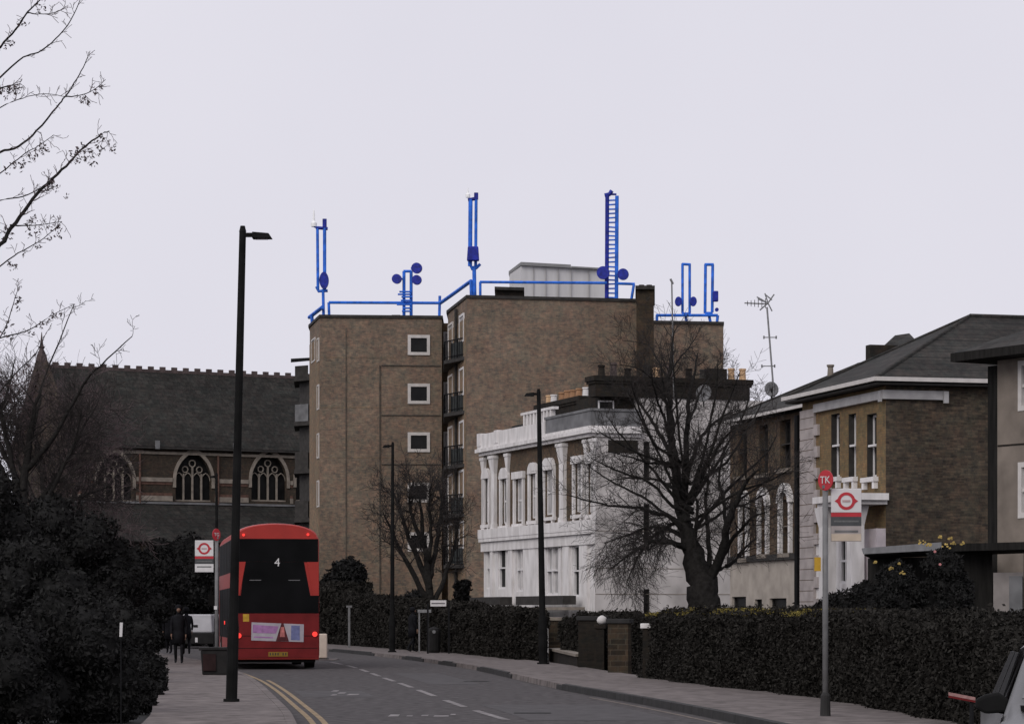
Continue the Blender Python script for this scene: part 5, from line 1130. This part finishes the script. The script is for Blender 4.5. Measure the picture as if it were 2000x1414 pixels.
for s_ in (-1, 1):
    sw = MB(); X_ = 1.262*s_
    for y0, y1 in ((.5, 2.2), (2.3, 4.1), (4.2, 6), (6.1, 7.9), (8, 9.8)): sw.box(min(X_, X_+.012*s_), max(X_, X_+.012*s_), y0, y1, 2.85, 3.82)
    for y0, y1 in ((2.0, 3.6), (3.7, 5.4), (5.5, 7.2), (7.3, 9.6)): sw.box(min(X_, X_+.012*s_), max(X_, X_+.012*s_), y0, y1, .9, 2.4)
    sw.build('side_window', M['busglass'], bus)
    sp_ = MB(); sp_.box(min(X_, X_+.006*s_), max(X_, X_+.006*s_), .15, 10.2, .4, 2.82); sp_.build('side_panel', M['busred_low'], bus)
    for y in (2.6, 8.2):
        w = MB(); w.disc((1.15*s_, y, .48), (1, 0, 0), .48, .28, 22); wh = w.build('wheel', M['rubber'], bus)
        w = MB(); w.disc((1.292*s_, y, .48), (1, 0, 0), .24, .02, 14); w.build('rim', M['poletone'], wh)
mb = MB(); mb.box(-1.15, 1.15, .15, 2.0, .2, .34); mb.build('underbody', M['rubber'], bus)
mb = MB(); mb.disc((-1.28, 5.5, .0+1.35), (1, 0, 0), .06, .03, 10); mb.build('side_lamp', M['lampred'], bus)
mb = MB(); mb.tube([(-1.25, 10.4, 2.6), (-1.5, 10.6, 2.5), (-1.5, 10.6, 2.2)], .03, 6); mb.box(-1.6, -1.42, 10.5, 10.6, 1.9, 2.25); mb.build('wing_mirror', M['rubber'], bus)

# ------------------------------------------------------------------ cars
def carbody(t, L_, W_, mbody):
    side = [(0, .3), (0, .58), (.04, .76), (.13, .86), (.25, .94), (.285, .98), (.40, 1.32), (.47, 1.43), (.60, 1.46), (.74, 1.43), (.88, 1.16), (.96, .98), (1, .88), (1, .35)]
    def pt(x, z, yy, f=1.0, up=1.0):
        nar = 1 if z < .93 else .93-.24*((z-.93)/.53)**1.25; return ((x-.5)*L_*f, yy*W_/2*nar, z*up if z > .9 else z)
    mb = MB(); rows = []
    for yy, f, top in ((-1, .93, .94), (-.93, .985, .985), (-.6, 1, 1), (0, 1.01, 1.005), (.6, 1, 1), (.93, .985, .985), (1, .93, .94)):
        row = []
        for x, z in side: row.append(len(mb.v)); mb.v.append(pt(x, z, yy, f, top))
        rows.append(row)
    k = len(side)
    for r0, r1 in zip(rows, rows[1:]):
        for i in range(k): j = (i+1) % k; mb.f.append((r0[i], r0[j], r1[j], r1[i]))
    mb.f.append(tuple(rows[0])); mb.f.append(tuple(reversed(rows[-1])))
    b = mb.build('body', mbody, t, smooth=True); s = b.modifiers.new('sub', 'SUBSURF'); s.levels = 1; s.render_levels = 1
    for sx in (-.32, .33):
        for sy in (-1, 1):
            w = MB(); w.disc((sx*L_, sy*(W_/2-.08), .31), (0, 1, 0), .31, .2, 20); wh = w.build('wheel', M['rubber'], t)
            w = MB(); w.disc((sx*L_, sy*(W_/2+.025), .31), (0, 1, 0), .19, .02, 12); w.build('rim', M['greymetal'], wh)
    return pt
d_ = 14.5; car = thing('silver_car', 'silver car with dark door mirror entering at the bottom right corner', 'car', G(4.27, d_), R(82))
pt = carbody(car, 4.1, 1.76, M['silver'])
mb = MB()
for a, b_ in ((-.86, -.3), (-.3, .3), (.3, .86)):
    mb.quad(pt(.29, 1.0, a), pt(.41, 1.33, a*.97), pt(.41, 1.33, b_*.97), pt(.29, 1.0, b_))
g_ = mb.build('windscreen', M['windscreen'], car); g_.location = (-.03, 0, .035); sm = g_.modifiers.new('s', 'SOLIDIFY'); sm.thickness = .01
for sy in (-1, 1):
    for xs_ in (((.36, .98), (.56, .98), (.56, 1.33), (.45, 1.33)), ((.58, .98), (.82, .98), (.74, 1.33), (.58, 1.33))):
        mb = MB(); mb.extr([Vector(pt(x, z, sy))+Vector((0, sy*.004, 0)) for x, z in xs_], (0, sy*.012, 0)); mb.build('side_window', M['busglass'], car)
    mb = MB(); mb.extr([(-.72, sy*.78, .93), (-.72, sy*.93, .92), (-.72, sy*1.0, .96), (-.72, sy*.99, 1.02), (-.72, sy*.93, 1.05), (-.72, sy*.84, 1.07), (-.72, sy*.77, 1.02)], (.13, 0, 0)); mb.tube([(-.6, sy*.7, .93), (-.62, sy*.85, .96)], .04, 6); mb.build('door_mirror', M['rubber'], car, bevel=.03)
    mb = MB(); mb.disc((-1.95, sy*.62, .68), (1, 0, 0), .15, .08, 14, .09); mb.build('headlight', M['greymetal'], car)
mb = MB(); mb.tube([(-.92, .62, .99), (-.86, .1, 1.02)], .012, 4); mb.tube([(-.9, .0, .99), (-.84, -.5, 1.02)], .012, 4); mb.build('wiper', M['rubber'], car)
mb = MB(); mb.box(-1.02, -.84, -.7, .7, .955, .985); mb.build('scuttle', M['rubber'], car)
mb = MB(); mb.box(-2.1, -2.03, -.5, .5, .42, .6); mb.build('grille', M['rubber'], car)
# red and white strip beside it
t = thing('barrier_board', 'short red and white board sticking out beside the silver car', 'barrier', P(1880, 1355, 19)); t.location.z = 0
mb = MB(); a = P(1853, 1351, 19)-Vector(t.location); b_ = P(1905, 1361, 19)-Vector(t.location)
mb.hexa([a+Vector((0, 0, -.03)), b_+Vector((0, 0, -.03)), b_+Vector((0, .02, -.03)), a+Vector((0, .02, -.03))], [a, b_, b_+Vector((0, .02, 0)), a+Vector((0, .02, 0))]); mb.build('board', mat('dull_pink_strip', (.30, .17, .16), var=.3, scale=20), t)
mb = MB(); mb.hexa([a+Vector((0, -.001, -.05)), b_+Vector((.0, -.001, -.05)), b_+Vector((0, .02, -.05)), a+Vector((0, .02, -.05))], [a+Vector((0, -.001, -.032)), b_+Vector((0, -.001, -.032)), b_+Vector((0, .02, -.032)), a+Vector((0, .02, -.032))]); mb.build('red_edge', M['busred_low'], t)
mb = MB(); mb.tube([(b_.x-.03, .03, 0), (b_.x-.03, .03, b_.z)], .02, 6); mb.build('post', M['blackmetal'], t)
# distant van
d_ = 97; van = thing('white_van', 'distant white-topped van at the end of the left pavement', 'van', G((388-1000)*d_/4000-.1, d_, 0), 0)
mb = MB(); mb.hexa([(-.72, 0, .75), (.75, 0, .75), (.75, 4, .75), (-.72, 4, .75)], [(-.66, .12, 1.62), (.68, .12, 1.62), (.68, 3.9, 1.62), (-.66, 3.9, 1.62)]); mb.build('cabin', M['vanwhite'], van, bevel=.06)
mb = MB(); mb.box(-.82, .85, -.15, 4.1, .2, .748); mb.build('lower_body', M['bin'], van, bevel=.05)
mb = MB(); mb.box(-.15, .05, .02, .06, 1.0, 1.12); mb.build('mirror', M['bin'], van)
mb = MB(); mb.box(-.05, .07, -.17, -.151, .3, .52); mb.build('number_plate', M['signwhite'], van)
for sx in (-.62, .64): mb = MB(); mb.disc((sx, .5, .28), (1, 0, 0), .28, .2, 14); mb.build('wheel', M['rubber'], van)
for sx in (-.7,): mb = MB(); mb.disc((sx, -.16, .68), (0, 1, 0), .07, .03, 10); mb.build('tail_lamp', M['signred'], van)

# ------------------------------------------------------------------ people
def person(label, px, d, face, stride, h=1.72, hair='coat', z=.12, group='pedestrians in dark clothes', bag=False):
    t = thing('person', label, 'person', G((px-1000)*d/4000, d, z), face, group)
    s = h/1.75
    J = {'pelvis': (0, 0, .93), 'waist': (0, .01, 1.08), 'chest': (0, .0, 1.32), 'neck': (0, 0, 1.5), 'head0': (0, .015, 1.58), 'head': (0, .02, 1.67),
         'hipl': (-.09, 0, .9), 'kneel': (-.1, .10*stride, .5), 'ankl': (-.1, -.02+.22*stride*-.2+.1*stride, .09), 'toel': (-.1, .16+.1*stride, .04),
         'hipr': (.09, 0, .9), 'kneer': (.1, -.02*stride, .5), 'ankr': (.1, -.28*stride, .12), 'toer': (.1, -.12*stride+.02, .04),
         'shl': (-.18, 0, 1.42), 'ell': (-.23, -.05*stride, 1.15), 'wrl': (-.22, .08*stride, .9), 'shr': (.18, 0, 1.42), 'elr': (.23, .02*stride, 1.15), 'wrr': (.22, .15*stride, .92)}
    rad = {'pelvis': .15, 'waist': .135, 'chest': .16, 'neck': .06, 'head0': .085, 'head': .1, 'hipl': .09, 'kneel': .06, 'ankl': .045, 'toel': .035, 'hipr': .09, 'kneer': .06, 'ankr': .045, 'toer': .035,
           'shl': .07, 'ell': .05, 'wrl': .035, 'shr': .07, 'elr': .05, 'wrr': .035}
    E = [('pelvis', 'waist'), ('waist', 'chest'), ('chest', 'neck'), ('neck', 'head0'), ('head0', 'head'), ('pelvis', 'hipl'), ('hipl', 'kneel'), ('kneel', 'ankl'), ('ankl', 'toel'), ('pelvis', 'hipr'), ('hipr', 'kneer'), ('kneer', 'ankr'), ('ankr', 'toer'),
         ('chest', 'shl'), ('shl', 'ell'), ('ell', 'wrl'), ('chest', 'shr'), ('shr', 'elr'), ('elr', 'wrr')]
    ks = list(J); me = bpy.data.meshes.new('body'); me.from_pydata([tuple(c*s for c in J[k]) for k in ks], [(ks.index(a), ks.index(b)) for a, b in E], []); me.update()
    o = bpy.data.objects.new('body', me); COL.objects.link(o); o.parent = t; me.materials.append(M['clothes'])
    sk = o.modifiers.new('skin', 'SKIN'); lay = me.skin_vertices[0] if me.skin_vertices else None
    if lay is None:
        bpy.context.view_layer.objects.active = o; bpy.ops.mesh.customdata_skin_add() if hasattr(bpy.ops.mesh, 'customdata_skin_add') else None
        lay = me.skin_vertices[0] if me.skin_vertices else None
    if lay:
        for i, k in enumerate(ks): lay.data[i].radius = (rad[k]*s, rad[k]*s*.8 if k in ('chest', 'waist', 'pelvis') else rad[k]*s)
        lay.data[0].use_root = True
    sb_ = o.modifiers.new('sub', 'SUBSURF'); sb_.levels = 1; sb_.render_levels = 2
    mb = MB(); mb.lathe((0, .0, .62*s), [(.20*s, 0), (.185*s, .3*s), (.165*s, .5*s), (.19*s, .72*s), (.15*s, .84*s), (.07*s, .9*s)], 14); c = mb.build('coat', M['clothes'], t, smooth=True)
    mb = MB(); mb.lathe((0, -.01, 1.62*s), [(.09*s, 0), (.115*s, .08*s), (.105*s, .15*s), (.04*s, .2*s)], 12); mb.build('hair', M['clothes'], t, smooth=True)
    mb = MB(); mb.lathe((0, .07*s, 1.58*s), [(.03*s, 0), (.06*s, .05*s), (.06*s, .1*s), (.03*s, .13*s)], 10); mb.box(-.012, .012, .12*s, .145*s, 1.63*s, 1.66*s); mb.build('face', M['skin'], t, smooth=True)
    for sg, wk in ((-1, 'wrl'), (1, 'wrr')):
        mb = MB(); w = Vector(J[wk])*s
        mb.hexa([w+Vector(q) for q in ((-.015, -.035, -.09), (.015, -.035, -.09), (.015, .035, -.09), (-.015, .035, -.09))], [w+Vector(q) for q in ((-.02, -.03, 0), (.02, -.03, 0), (.02, .03, 0), (-.02, .03, 0))])
        for k in range(4): y = -.027+k*.018; ln = (.065, .075, .08, .06)[k]; mb.tube([w+Vector((0, y, -.088)), w+Vector((-.004*sg, y, -.088-ln*.55)), w+Vector((-.016*sg, y, -.088-ln))], [.009, .008, .006], 5)
        mb.tube([w+Vector((0, .03, -.03)), w+Vector((-.01*sg, .052, -.065)), w+Vector((-.015*sg, .055, -.09))], [.01, .009, .007], 5)
        mb.build('hand', M['skin'], t)
    if bag:
        mb = MB(); mb.box(.2, .3, -.12, .14, .55, .85); mb.tube([(.25, -.08, .85), (.24, .0, .95), (.25, .1, .85)], .008, 5); mb.build('held_bag', M['bin'], t, bevel=.02)
    return t
person('pedestrian in a dark coat walking on the left pavement, nearest the hedge', 349, 62, R(185), 1.0)
person('pedestrian in dark clothes just beyond the first walker on the left pavement', 364, 76, R(10), .7, 1.7)
person('pedestrian in dark clothes walking by the far hedge below the small lamp', 806, 81, R(-70), .9, 1.72)
person('shorter pedestrian in dark clothes close to the left hedge', 330, 78, R(170), .5, 1.62)

# ------------------------------------------------------------------ bare trees
def grow(mb, p, dr, L_, r, lev, rg, maxlev, up=.12, wig=.28, kids=(5, 4, 4), sides=(6, 5, 4, 3), shr=.5, minr=.004):
    n = 5 if lev < maxlev else 3; pts = [p.copy()]; rr = [r]; d = dr.normalized(); q = p.copy()
    for i in range(n):
        d = (d + Vector((rg.gauss(0, wig), rg.gauss(0, wig), rg.gauss(0, wig)*.8+up)) * .6).normalized(); q = q + d*L_/n; pts.append(q.copy()); rr.append(max(minr, r*(1-(i+1)/n*.75)))
    mb.tube(pts, rr, sides[min(lev, len(sides)-1)], False)
    if lev >= maxlev: return
    nk = kids[min(lev, len(kids)-1)]
    for k in range(nk):
        t_ = .2+.8*(k+rg.random())/nk; i = min(n-1, int(t_*n)); f = t_*n-i; pp = pts[i].lerp(pts[i+1], min(1, f)); base = (pts[i+1]-pts[i]).normalized()
        sd_ = Vector((rg.gauss(0, 1), rg.gauss(0, 1), rg.gauss(0, .8))); sd_ = (sd_ - base*sd_.dot(base)).normalized()
        grow(mb, pp, base*.75+sd_*.8, L_*(shr+.25*rg.random()), rr[i]*.5, lev+1, rg, maxlev, up, wig, kids, sides, shr, minr)
def guided(mb, tw, pts, radpx, d, rg, doff=0, twigs=8, tl=.9, lev=2, up=.1, kids=(4, 4), minr=.005, r_tw=.014, start=.25, wig=.28):
    n = len(pts); P3 = []
    for i, (px, py) in enumerate(pts):
        dd = d + doff*(i/(n-1)); P3.append(P(px, py, dd))
    # subdivide with Catmull-Rom
    out = []; rr = []
    for i in range(n-1):
        p0, p1, p2, p3 = P3[max(i-1, 0)], P3[i], P3[i+1], P3[min(i+2, n-1)]
        for k in range(4):
            t = k/4; out.append(.5*((2*p1)+(p2-p0)*t+(2*p0-5*p1+4*p2-p3)*t*t+(-p0+3*p1-3*p2+p3)*t**3)); rr.append((radpx[i]*(1-t)+radpx[i+1]*t)*d/4000)
    out.append(P3[-1]); rr.append(radpx[-1]*d/4000)
    if len(pts) > 2:
        for k in range(1, len(out)-1): out[k] += Vector((rg.gauss(0, 1), rg.gauss(0, 1), rg.gauss(0, 1)))*min(.025, rr[k]*.35)
    mb.tube(out, rr, 8 if rr[0] > .05 else 5)
    for k in range(twigs):
        t = start+(1-start)*(k+rg.random())/twigs; f = t*(len(out)-1); i = min(len(out)-2, int(f)); pp = out[i].lerp(out[i+1], f-i); base = (out[i+1]-out[i]).normalized()
        sd_ = Vector((rg.gauss(0, 1), rg.gauss(0, .9), rg.gauss(0, 1))); sd_ = (sd_ - base*sd_.dot(base)).normalized()
        grow(tw, pp, base*.7+sd_*.9, tl*(.6+.7*rg.random()), max(r_tw*.8, min(rr[i]*.45, r_tw*2)), 0, rg, lev, up, wig, kids, (4, 3, 3), .5, minr)

def finish(name, label, mbt, tw, base, m1, m2, extra=None):
    t = thing(name, label, 'tree', base)
    for m_ in (mbt, tw): m_.v = [(a-base[0], b-base[1], c-base[2]) for a, b, c in m_.v]
    mbt.build('trunk', m1, t, smooth=True); tw.build('crown', m2, t)
    return t
rg = random.Random(11); D = 55; trk = MB(); tw = MB()
guided(trk, tw, [(1383, 1312), (1380, 1250), (1376, 1200), (1372, 1150), (1357, 1095), (1338, 1030), (1323, 960), (1318, 900), (1311, 850), (1308, 800), (1305, 740), (1312, 690), (1316, 645)], [44, 39, 35, 32, 24, 14.5, 10.5, 9, 7.5, 6, 4.2, 2.8, 1.2], D, rg, 0, 14, .75, 2, .15, (4, 4), start=.6, wig=.2)
LIM = [([(1340, 1010), (1338, 940), (1340, 880), (1343, 820), (1346, 770), (1357, 725), (1362, 690)], [12, 11, 9.5, 8, 6, 4, 2], 1.5, 14),
 ([(1372, 1150), (1398, 1110), (1412, 1065), (1425, 1020), (1440, 975), (1462, 935), (1485, 915)], [18, 15, 13, 11, 8, 5, 2], -1.5, 16),
 ([(1340, 1045), (1310, 1012), (1281, 1002), (1245, 992), (1201, 988), (1150, 978), (1105, 966)], [11, 8, 6, 4.5, 3.5, 2.5, 1.2], -1.2, 14),
 ([(1325, 965), (1305, 948), (1281, 937), (1230, 934), (1192, 937)], [7, 5, 4, 2.5, 1.3], 1.2, 10),
 ([(1318, 915), (1290, 905), (1263, 903), (1234, 893), (1187, 881)], [6, 4.5, 3.5, 2.4, 1.2], -1.5, 10),
 ([(1315, 905), (1293, 855), (1268, 815), (1250, 788), (1243, 770)], [8, 6.5, 5, 3.5, 2], 1.0, 12),
 ([(1312, 860), (1296, 815), (1284, 780), (1276, 750), (1270, 715)], [5.5, 4.5, 3.5, 2.5, 1.3], -1.5, 9),
 ([(1336, 950), (1352, 895), (1366, 862), (1390, 828), (1424, 808), (1446, 800)], [9, 7, 5.5, 4.5, 3, 1.6], 1.5, 13),
 ([(1345, 985), (1375, 925), (1398, 880), (1420, 850), (1440, 830)], [8, 6, 4.5, 3.3, 1.6], -1.2, 12),
 ([(1343, 830), (1357, 795), (1368, 765), (1388, 735), (1400, 712)], [5, 4, 3.3, 2.2, 1.2], 1.2, 9),
 ([(1308, 800), (1290, 765), (1268, 735), (1240, 718), (1210, 712)], [4.5, 3.5, 2.6, 1.9, 1.1], -1.2, 10),
 ([(1306, 745), (1290, 715), (1278, 690), (1262, 672), (1215, 665)], [4, 3, 2.2, 1.6, .9], 1, 9),
 ([(1308, 730), (1328, 700), (1345, 680), (1362, 655)], [3.5, 2.8, 2, 1], 1, 8),
 ([(1350, 1075), (1310, 1060), (1272, 1060), (1235, 1078), (1195, 1110)], [12, 8, 6, 4, 2], -1.5, 16),
 ([(1348, 1060), (1310, 1035), (1268, 1030), (1228, 1045), (1180, 1060)], [9, 6.5, 4.5, 3, 1.5], 1.5, 14),
 ([(1330, 1020), (1300, 1030), (1262, 1060), (1240, 1100), (1225, 1135)], [8, 5.5, 4, 3, 1.5], -.5, 14),
 ([(1390, 1120), (1428, 1100), (1455, 1070), (1478, 1050)], [8, 5.5, 3.5, 1.8], 1.2, 12),
 ([(1385, 1110), (1385, 1040), (1378, 980), (1385, 920), (1380, 880)], [9, 7, 5, 3.5, 1.8], 1.2, 12),
 ([(1418, 1050), (1415, 990), (1405, 940), (1410, 900), (1425, 872)], [7, 5.5, 4, 3, 1.5], 0, 11),
 ([(1435, 990), (1465, 980), (1500, 960), (1525, 945)], [5, 3.6, 2.4, 1.2], 1.2, 9),
 ([(1360, 1100), (1358, 1040), (1362, 990), (1355, 950), (1366, 905)], [8, 6, 4.6, 3.2, 1.6], -1.2, 10),
 ([(1412, 1085), (1445, 1035), (1470, 1010), (1500, 1000)], [7, 5, 3, 1.5], -1, 10)]
for i, (pts, rr, off, ntw) in enumerate(LIM):
    low = pts[-1][1] > 1055 and pts[-1][0] < 1260
    guided(trk, tw, pts, [q*.64 for q in rr], D, rg, off, int(ntw*(2.6 if low else 1.6)), .78 if pts[-1][1] > 760 else .5, 2, -.14 if low else .1, (5, 4), .0042, .009, .12, .17)
for k in range(17):
    a = math.pi*(.02+.96*(k+rg.random())/17); sp = (1360-35*rg.random(), 1110-rg.random()*210); tx = 1345+(185+25*rg.random())*math.cos(a); ty = 960-(250+40*rg.random())*math.sin(a)*(.75+.25*math.sin(a))
    mx_, my_ = (sp[0]+tx)/2+rg.gauss(0, 10), (sp[1]+ty)/2+28*math.sin(a)+rg.gauss(0, 8)
    if ty > 800 or rg.random() < .7: guided(trk, tw, [sp, ((sp[0]*2+mx_)/3+rg.gauss(0, 4), (sp[1]*2+my_)/3+8), (mx_, my_), ((tx*2+mx_)/3+rg.gauss(0, 5), (ty*2+my_)/3+4), (tx, ty)], [4.2, 3.4, 2.6, 1.8, .8], D, rg, rg.uniform(-1.8, 1.8), 12, .55, 2, .08, (4, 4), .0042, .008, .3, .17)
finish('bare_tree', 'large bare tree with dark forked trunk in front of the white villa', trk, tw, Vector((P(1380, 1312, D).x, D*K, 0)), M['bark'], M['twig_far'])

# small bare tree before the flats
rg = random.Random(5); D = 92; trk = MB(); tw = MB()
guided(trk, tw, [(846, 1262), (842, 1200), (838, 1140), (830, 1080), (824, 1020), (820, 975)], [10, 9, 8, 6, 4, 2], D, rg, 0, 10, 1.1, 2, .2, start=.4)
for pts, rr in (([(840, 1150), (815, 1090), (795, 1040), (780, 990), (765, 955)], [7, 5.5, 4, 3, 1.3]), ([(838, 1130), (850, 1080), (858, 1030), (862, 980), (858, 948)], [6, 5, 4, 3, 1.3]), ([(842, 1180), (800, 1110), (780, 1070), (762, 1030), (748, 1000)], [6, 5, 3.6, 2.4, 1.1]),
                ([(842, 1190), (868, 1130), (885, 1080), (893, 1040), (900, 1005)], [6, 4.5, 3.2, 2, 1]), ([(830, 1070), (805, 1010), (800, 970), (808, 940)], [5, 3.6, 2.5, 1.1]), ([(836, 1100), (842, 1040), (838, 980), (843, 945)], [5, 3.6, 2.5, 1.1])):
    guided(trk, tw, pts, rr, D, rg, rg.uniform(-1.5, 1.5), 20, .95, 2, .12, (5, 4), .009, .017)
finish('bare_tree', 'small many-stemmed bare tree against the lower flats', trk, tw, Vector((P(846, 1262, D).x, D*K, 0)), M['bark'], M['twig_far'])

# bare tree before the church, left edge
rg = random.Random(8); D = 72; trk = MB(); tw = MB()
guided(trk, tw, [(40, 1290), (45, 1150), (40, 1020), (50, 920), (60, 830), (80, 760)], [14, 13, 11, 8, 5, 2], D, rg, 0, 16, 1.6, 2, .15, start=.45)
for pts, rr in (([(42, 1040), (90, 960), (130, 900), (160, 840), (190, 790)], [7, 5, 4, 2.6, 1.2]), ([(44, 1000), (20, 900), (5, 820), (-15, 750)], [7, 5, 4, 2]), ([(50, 920), (100, 860), (135, 800), (170, 740), (195, 715), (258, 657)], [6, 4.5, 3.2, 2.3, 1.6, .8]),
                ([(40, 1080), (100, 1010), (160, 970), (215, 950)], [7, 5, 3, 1.3]), ([(55, 880), (75, 800), (85, 745), (145, 594)], [4, 3, 2, .8]), ([(40, 950), (0, 870), (-30, 800), (-60, 700)], [6, 4, 3, 1.5]), ([(44, 1060), (90, 985), (130, 900), (150, 850), (160, 800)], [6, 4.5, 3.2, 2, .9]), ([(42, 980), (10, 930), (-20, 860), (10, 780), (30, 700)], [6, 5, 3.5, 2.4, 1])):
    guided(trk, tw, pts, rr, D, rg, rg.uniform(-2, 2), 26 if pts[-1][1] > 735 else 10, 1.2 if pts[-1][1] > 735 else .6, 2, .1, (5, 5) if pts[-1][1] > 735 else (3, 3), .008, .015)
finish('bare_tree', 'twiggy bare tree over the left end of the church roof', trk, tw, Vector((P(40, 1290, D).x, D*K, 0)), M['bark'], M['twig_far'])

rg = random.Random(18); D = 84; trk = MB(); tw = MB()
guided(trk, tw, [(95, 1290), (98, 1150), (92, 1020), (85, 930), (70, 860), (60, 800)], [12, 11, 9, 7, 5, 2], D, rg, 0, 22, 1.5, 2, .12, (5, 5), start=.35)
for pts, rr in (([(95, 1080), (130, 1000), (160, 930), (185, 870), (200, 820)], [6, 5, 3.5, 2.3, 1.1]), ([(93, 1040), (60, 960), (30, 890), (10, 830), (0, 780)], [6, 5, 3.5, 2.3, 1.1]), ([(96, 1100), (125, 1040), (150, 990), (165, 950), (172, 915)], [6, 4.5, 3.2, 2, 1]),
                ([(88, 960), (120, 900), (135, 850), (140, 800)], [5, 4, 2.6, 1.2]), ([(80, 920), (45, 870), (30, 820), (28, 770)], [5, 4, 2.6, 1.2]), ([(96, 1120), (140, 1080), (180, 1050), (215, 1030)], [5, 4, 2.6, 1.2])):
    guided(trk, tw, pts, rr, D, rg, rg.uniform(-2, 2), 34, 1.3, 2, .06, (5, 5), .009, .014)
finish('bare_tree', 'densely twigged bare tree hiding the foot of the church gable', trk, tw, Vector((P(95, 1290, D).x, D*K, 0)), M['bark'], M['twig'])

# overhanging ash at the left edge, trunk just outside the frame
rg = random.Random(3); D = 27; trk = MB(); tw = MB(); keys = []
guided(trk, tw, [(-230, 1440), (-225, 1200), (-215, 1000), (-210, 800), (-190, 600), (-180, 400), (-150, 150), (-120, -50)], [32, 28, 25, 22, 18, 14, 9, 4], D, rg, 0, 0)
AB = [([(-185, 520), (-90, 380), (-40, 320), (0, 297), (35, 287), (72, 256), (110, 210), (128, 188), (150, 155), (166, 125), (176, 100)], [8, 5.5, 4.2, 3.3, 3, 2.6, 2.3, 2, 1.6, 1.3, .8], 0),
 ([(128, 189), (155, 187), (182, 177), (206, 156)], [1.5, 1.3, 1.1, .8], 1),
 ([(-195, 700), (-90, 600), (-40, 530), (0, 481), (30, 437), (65, 390), (95, 355), (130, 325), (160, 292), (198, 263), (214, 257)], [12, 9, 7, 6, 5.5, 4.8, 4.2, 3.4, 2.7, 2.1, 1], 3),
 ([(-170, 330), (-60, 200), (0, 152), (45, 113), (75, 103), (108, 77), (132, 50), (154, 8), (160, -20)], [6, 3.5, 2.6, 2.1, 1.9, 1.7, 1.5, 1.1, .8], 0),
 ([(-150, 250), (-50, 140), (0, 92), (30, 58), (54, 25), (90, -10)], [7, 4, 3, 2.6, 2.2, 1.5], 1),
 ([(54, 26), (78, 28), (102, 26), (128, 17)], [1.5, 1.2, 1, .7], 0),
 ([(-60, 250), (0, 211), (45, 192), (88, 184), (126, 189)], [2.6, 1.6, 1.2, 1, .9], 0),
 ([(-70, 400), (0, 340), (45, 303), (75, 285), (105, 264)], [3, 1.8, 1.4, 1.1, .7], 2),
 ([(-120, 620), (0, 520), (45, 490), (85, 466), (121, 433)], [4, 2, 1.6, 1.2, .8], 1),
 ([(20, 440), (55, 441), (90, 438), (120, 433)], [2, 1.5, 1.1, .8], 1),
 ([(-90, 430), (0, 392), (45, 384), (78, 368), (98, 352)], [3, 1.9, 1.7, 1.4, 1.1], 0),
 ([(-120, 700), (0, 660), (55, 645), (98, 618), (146, 594)], [4, 2, 1.6, 1.1, .7], 1),
 ([(-100, 260), (-20, 185), (10, 170), (42, 165)], [3.5, 2.5, 2, 1], 2),
 ([(-120, 800), (-30, 700), (10, 640), (30, 580), (38, 560)], [4, 2, 1.5, 1, .6], 1),
 ([(-110, 900), (-20, 790), (30, 730), (70, 690), (90, 650)], [4, 2.4, 1.8, 1.2, .6], 1)]
for pts, rr, kf in AB:
    off = rg.uniform(-1.2, 1.2)
    guided(trk, tw, pts, [q*(.72 if k0 else 1) for k0, q in enumerate(rr)], D, rg, off, 9 if kf < 3 else 18, .16 if kf < 3 else .2, 1, .05, (2, 2), .0035, .005, .35, .35)
    if kf:
        n = 16*kf if kf < 3 else 95
        for k in range(n):
            f = rg.uniform(.3, 1)*(len(pts)-1); i = min(len(pts)-2, int(f)); t_ = f-i
            px = pts[i][0]*(1-t_)+pts[i+1][0]*t_; py = pts[i][1]*(1-t_)+pts[i+1][1]*t_
            if kf == 3: cl_ = rg.choice(((198, 262), (185, 290), (160, 285), (170, 305), (150, 300), (100, 355), (125, 375), (95, 370), (60, 430), (10, 450), (20, 440), (215, 280))); px, py = cl_[0]+rg.gauss(0, 8), cl_[1]+rg.gauss(0, 8)+5
            else: px += rg.gauss(0, 5); py += abs(rg.gauss(0, 9))
            keys.append(P(px, py, D+off*f/(len(pts)-1)+rg.gauss(0, .1)))
t = finish('bare_tree', 'bare overhanging tree with hanging seed clusters at the upper left edge', trk, tw, Vector((P(-230, 1440, D).x, D*K, 0)), M['bark'], M['twig'])
base = np.array(t.location); C = []
for k_ in keys:
    for q in range(5): C.append(np.array(k_) + np.array([rg.gauss(0, .014), rg.gauss(0, .014), rg.gauss(-.015, .02)]))
leaf_object('seed_clusters', np.array(C)-base, .022, M['twig'], t, 5)
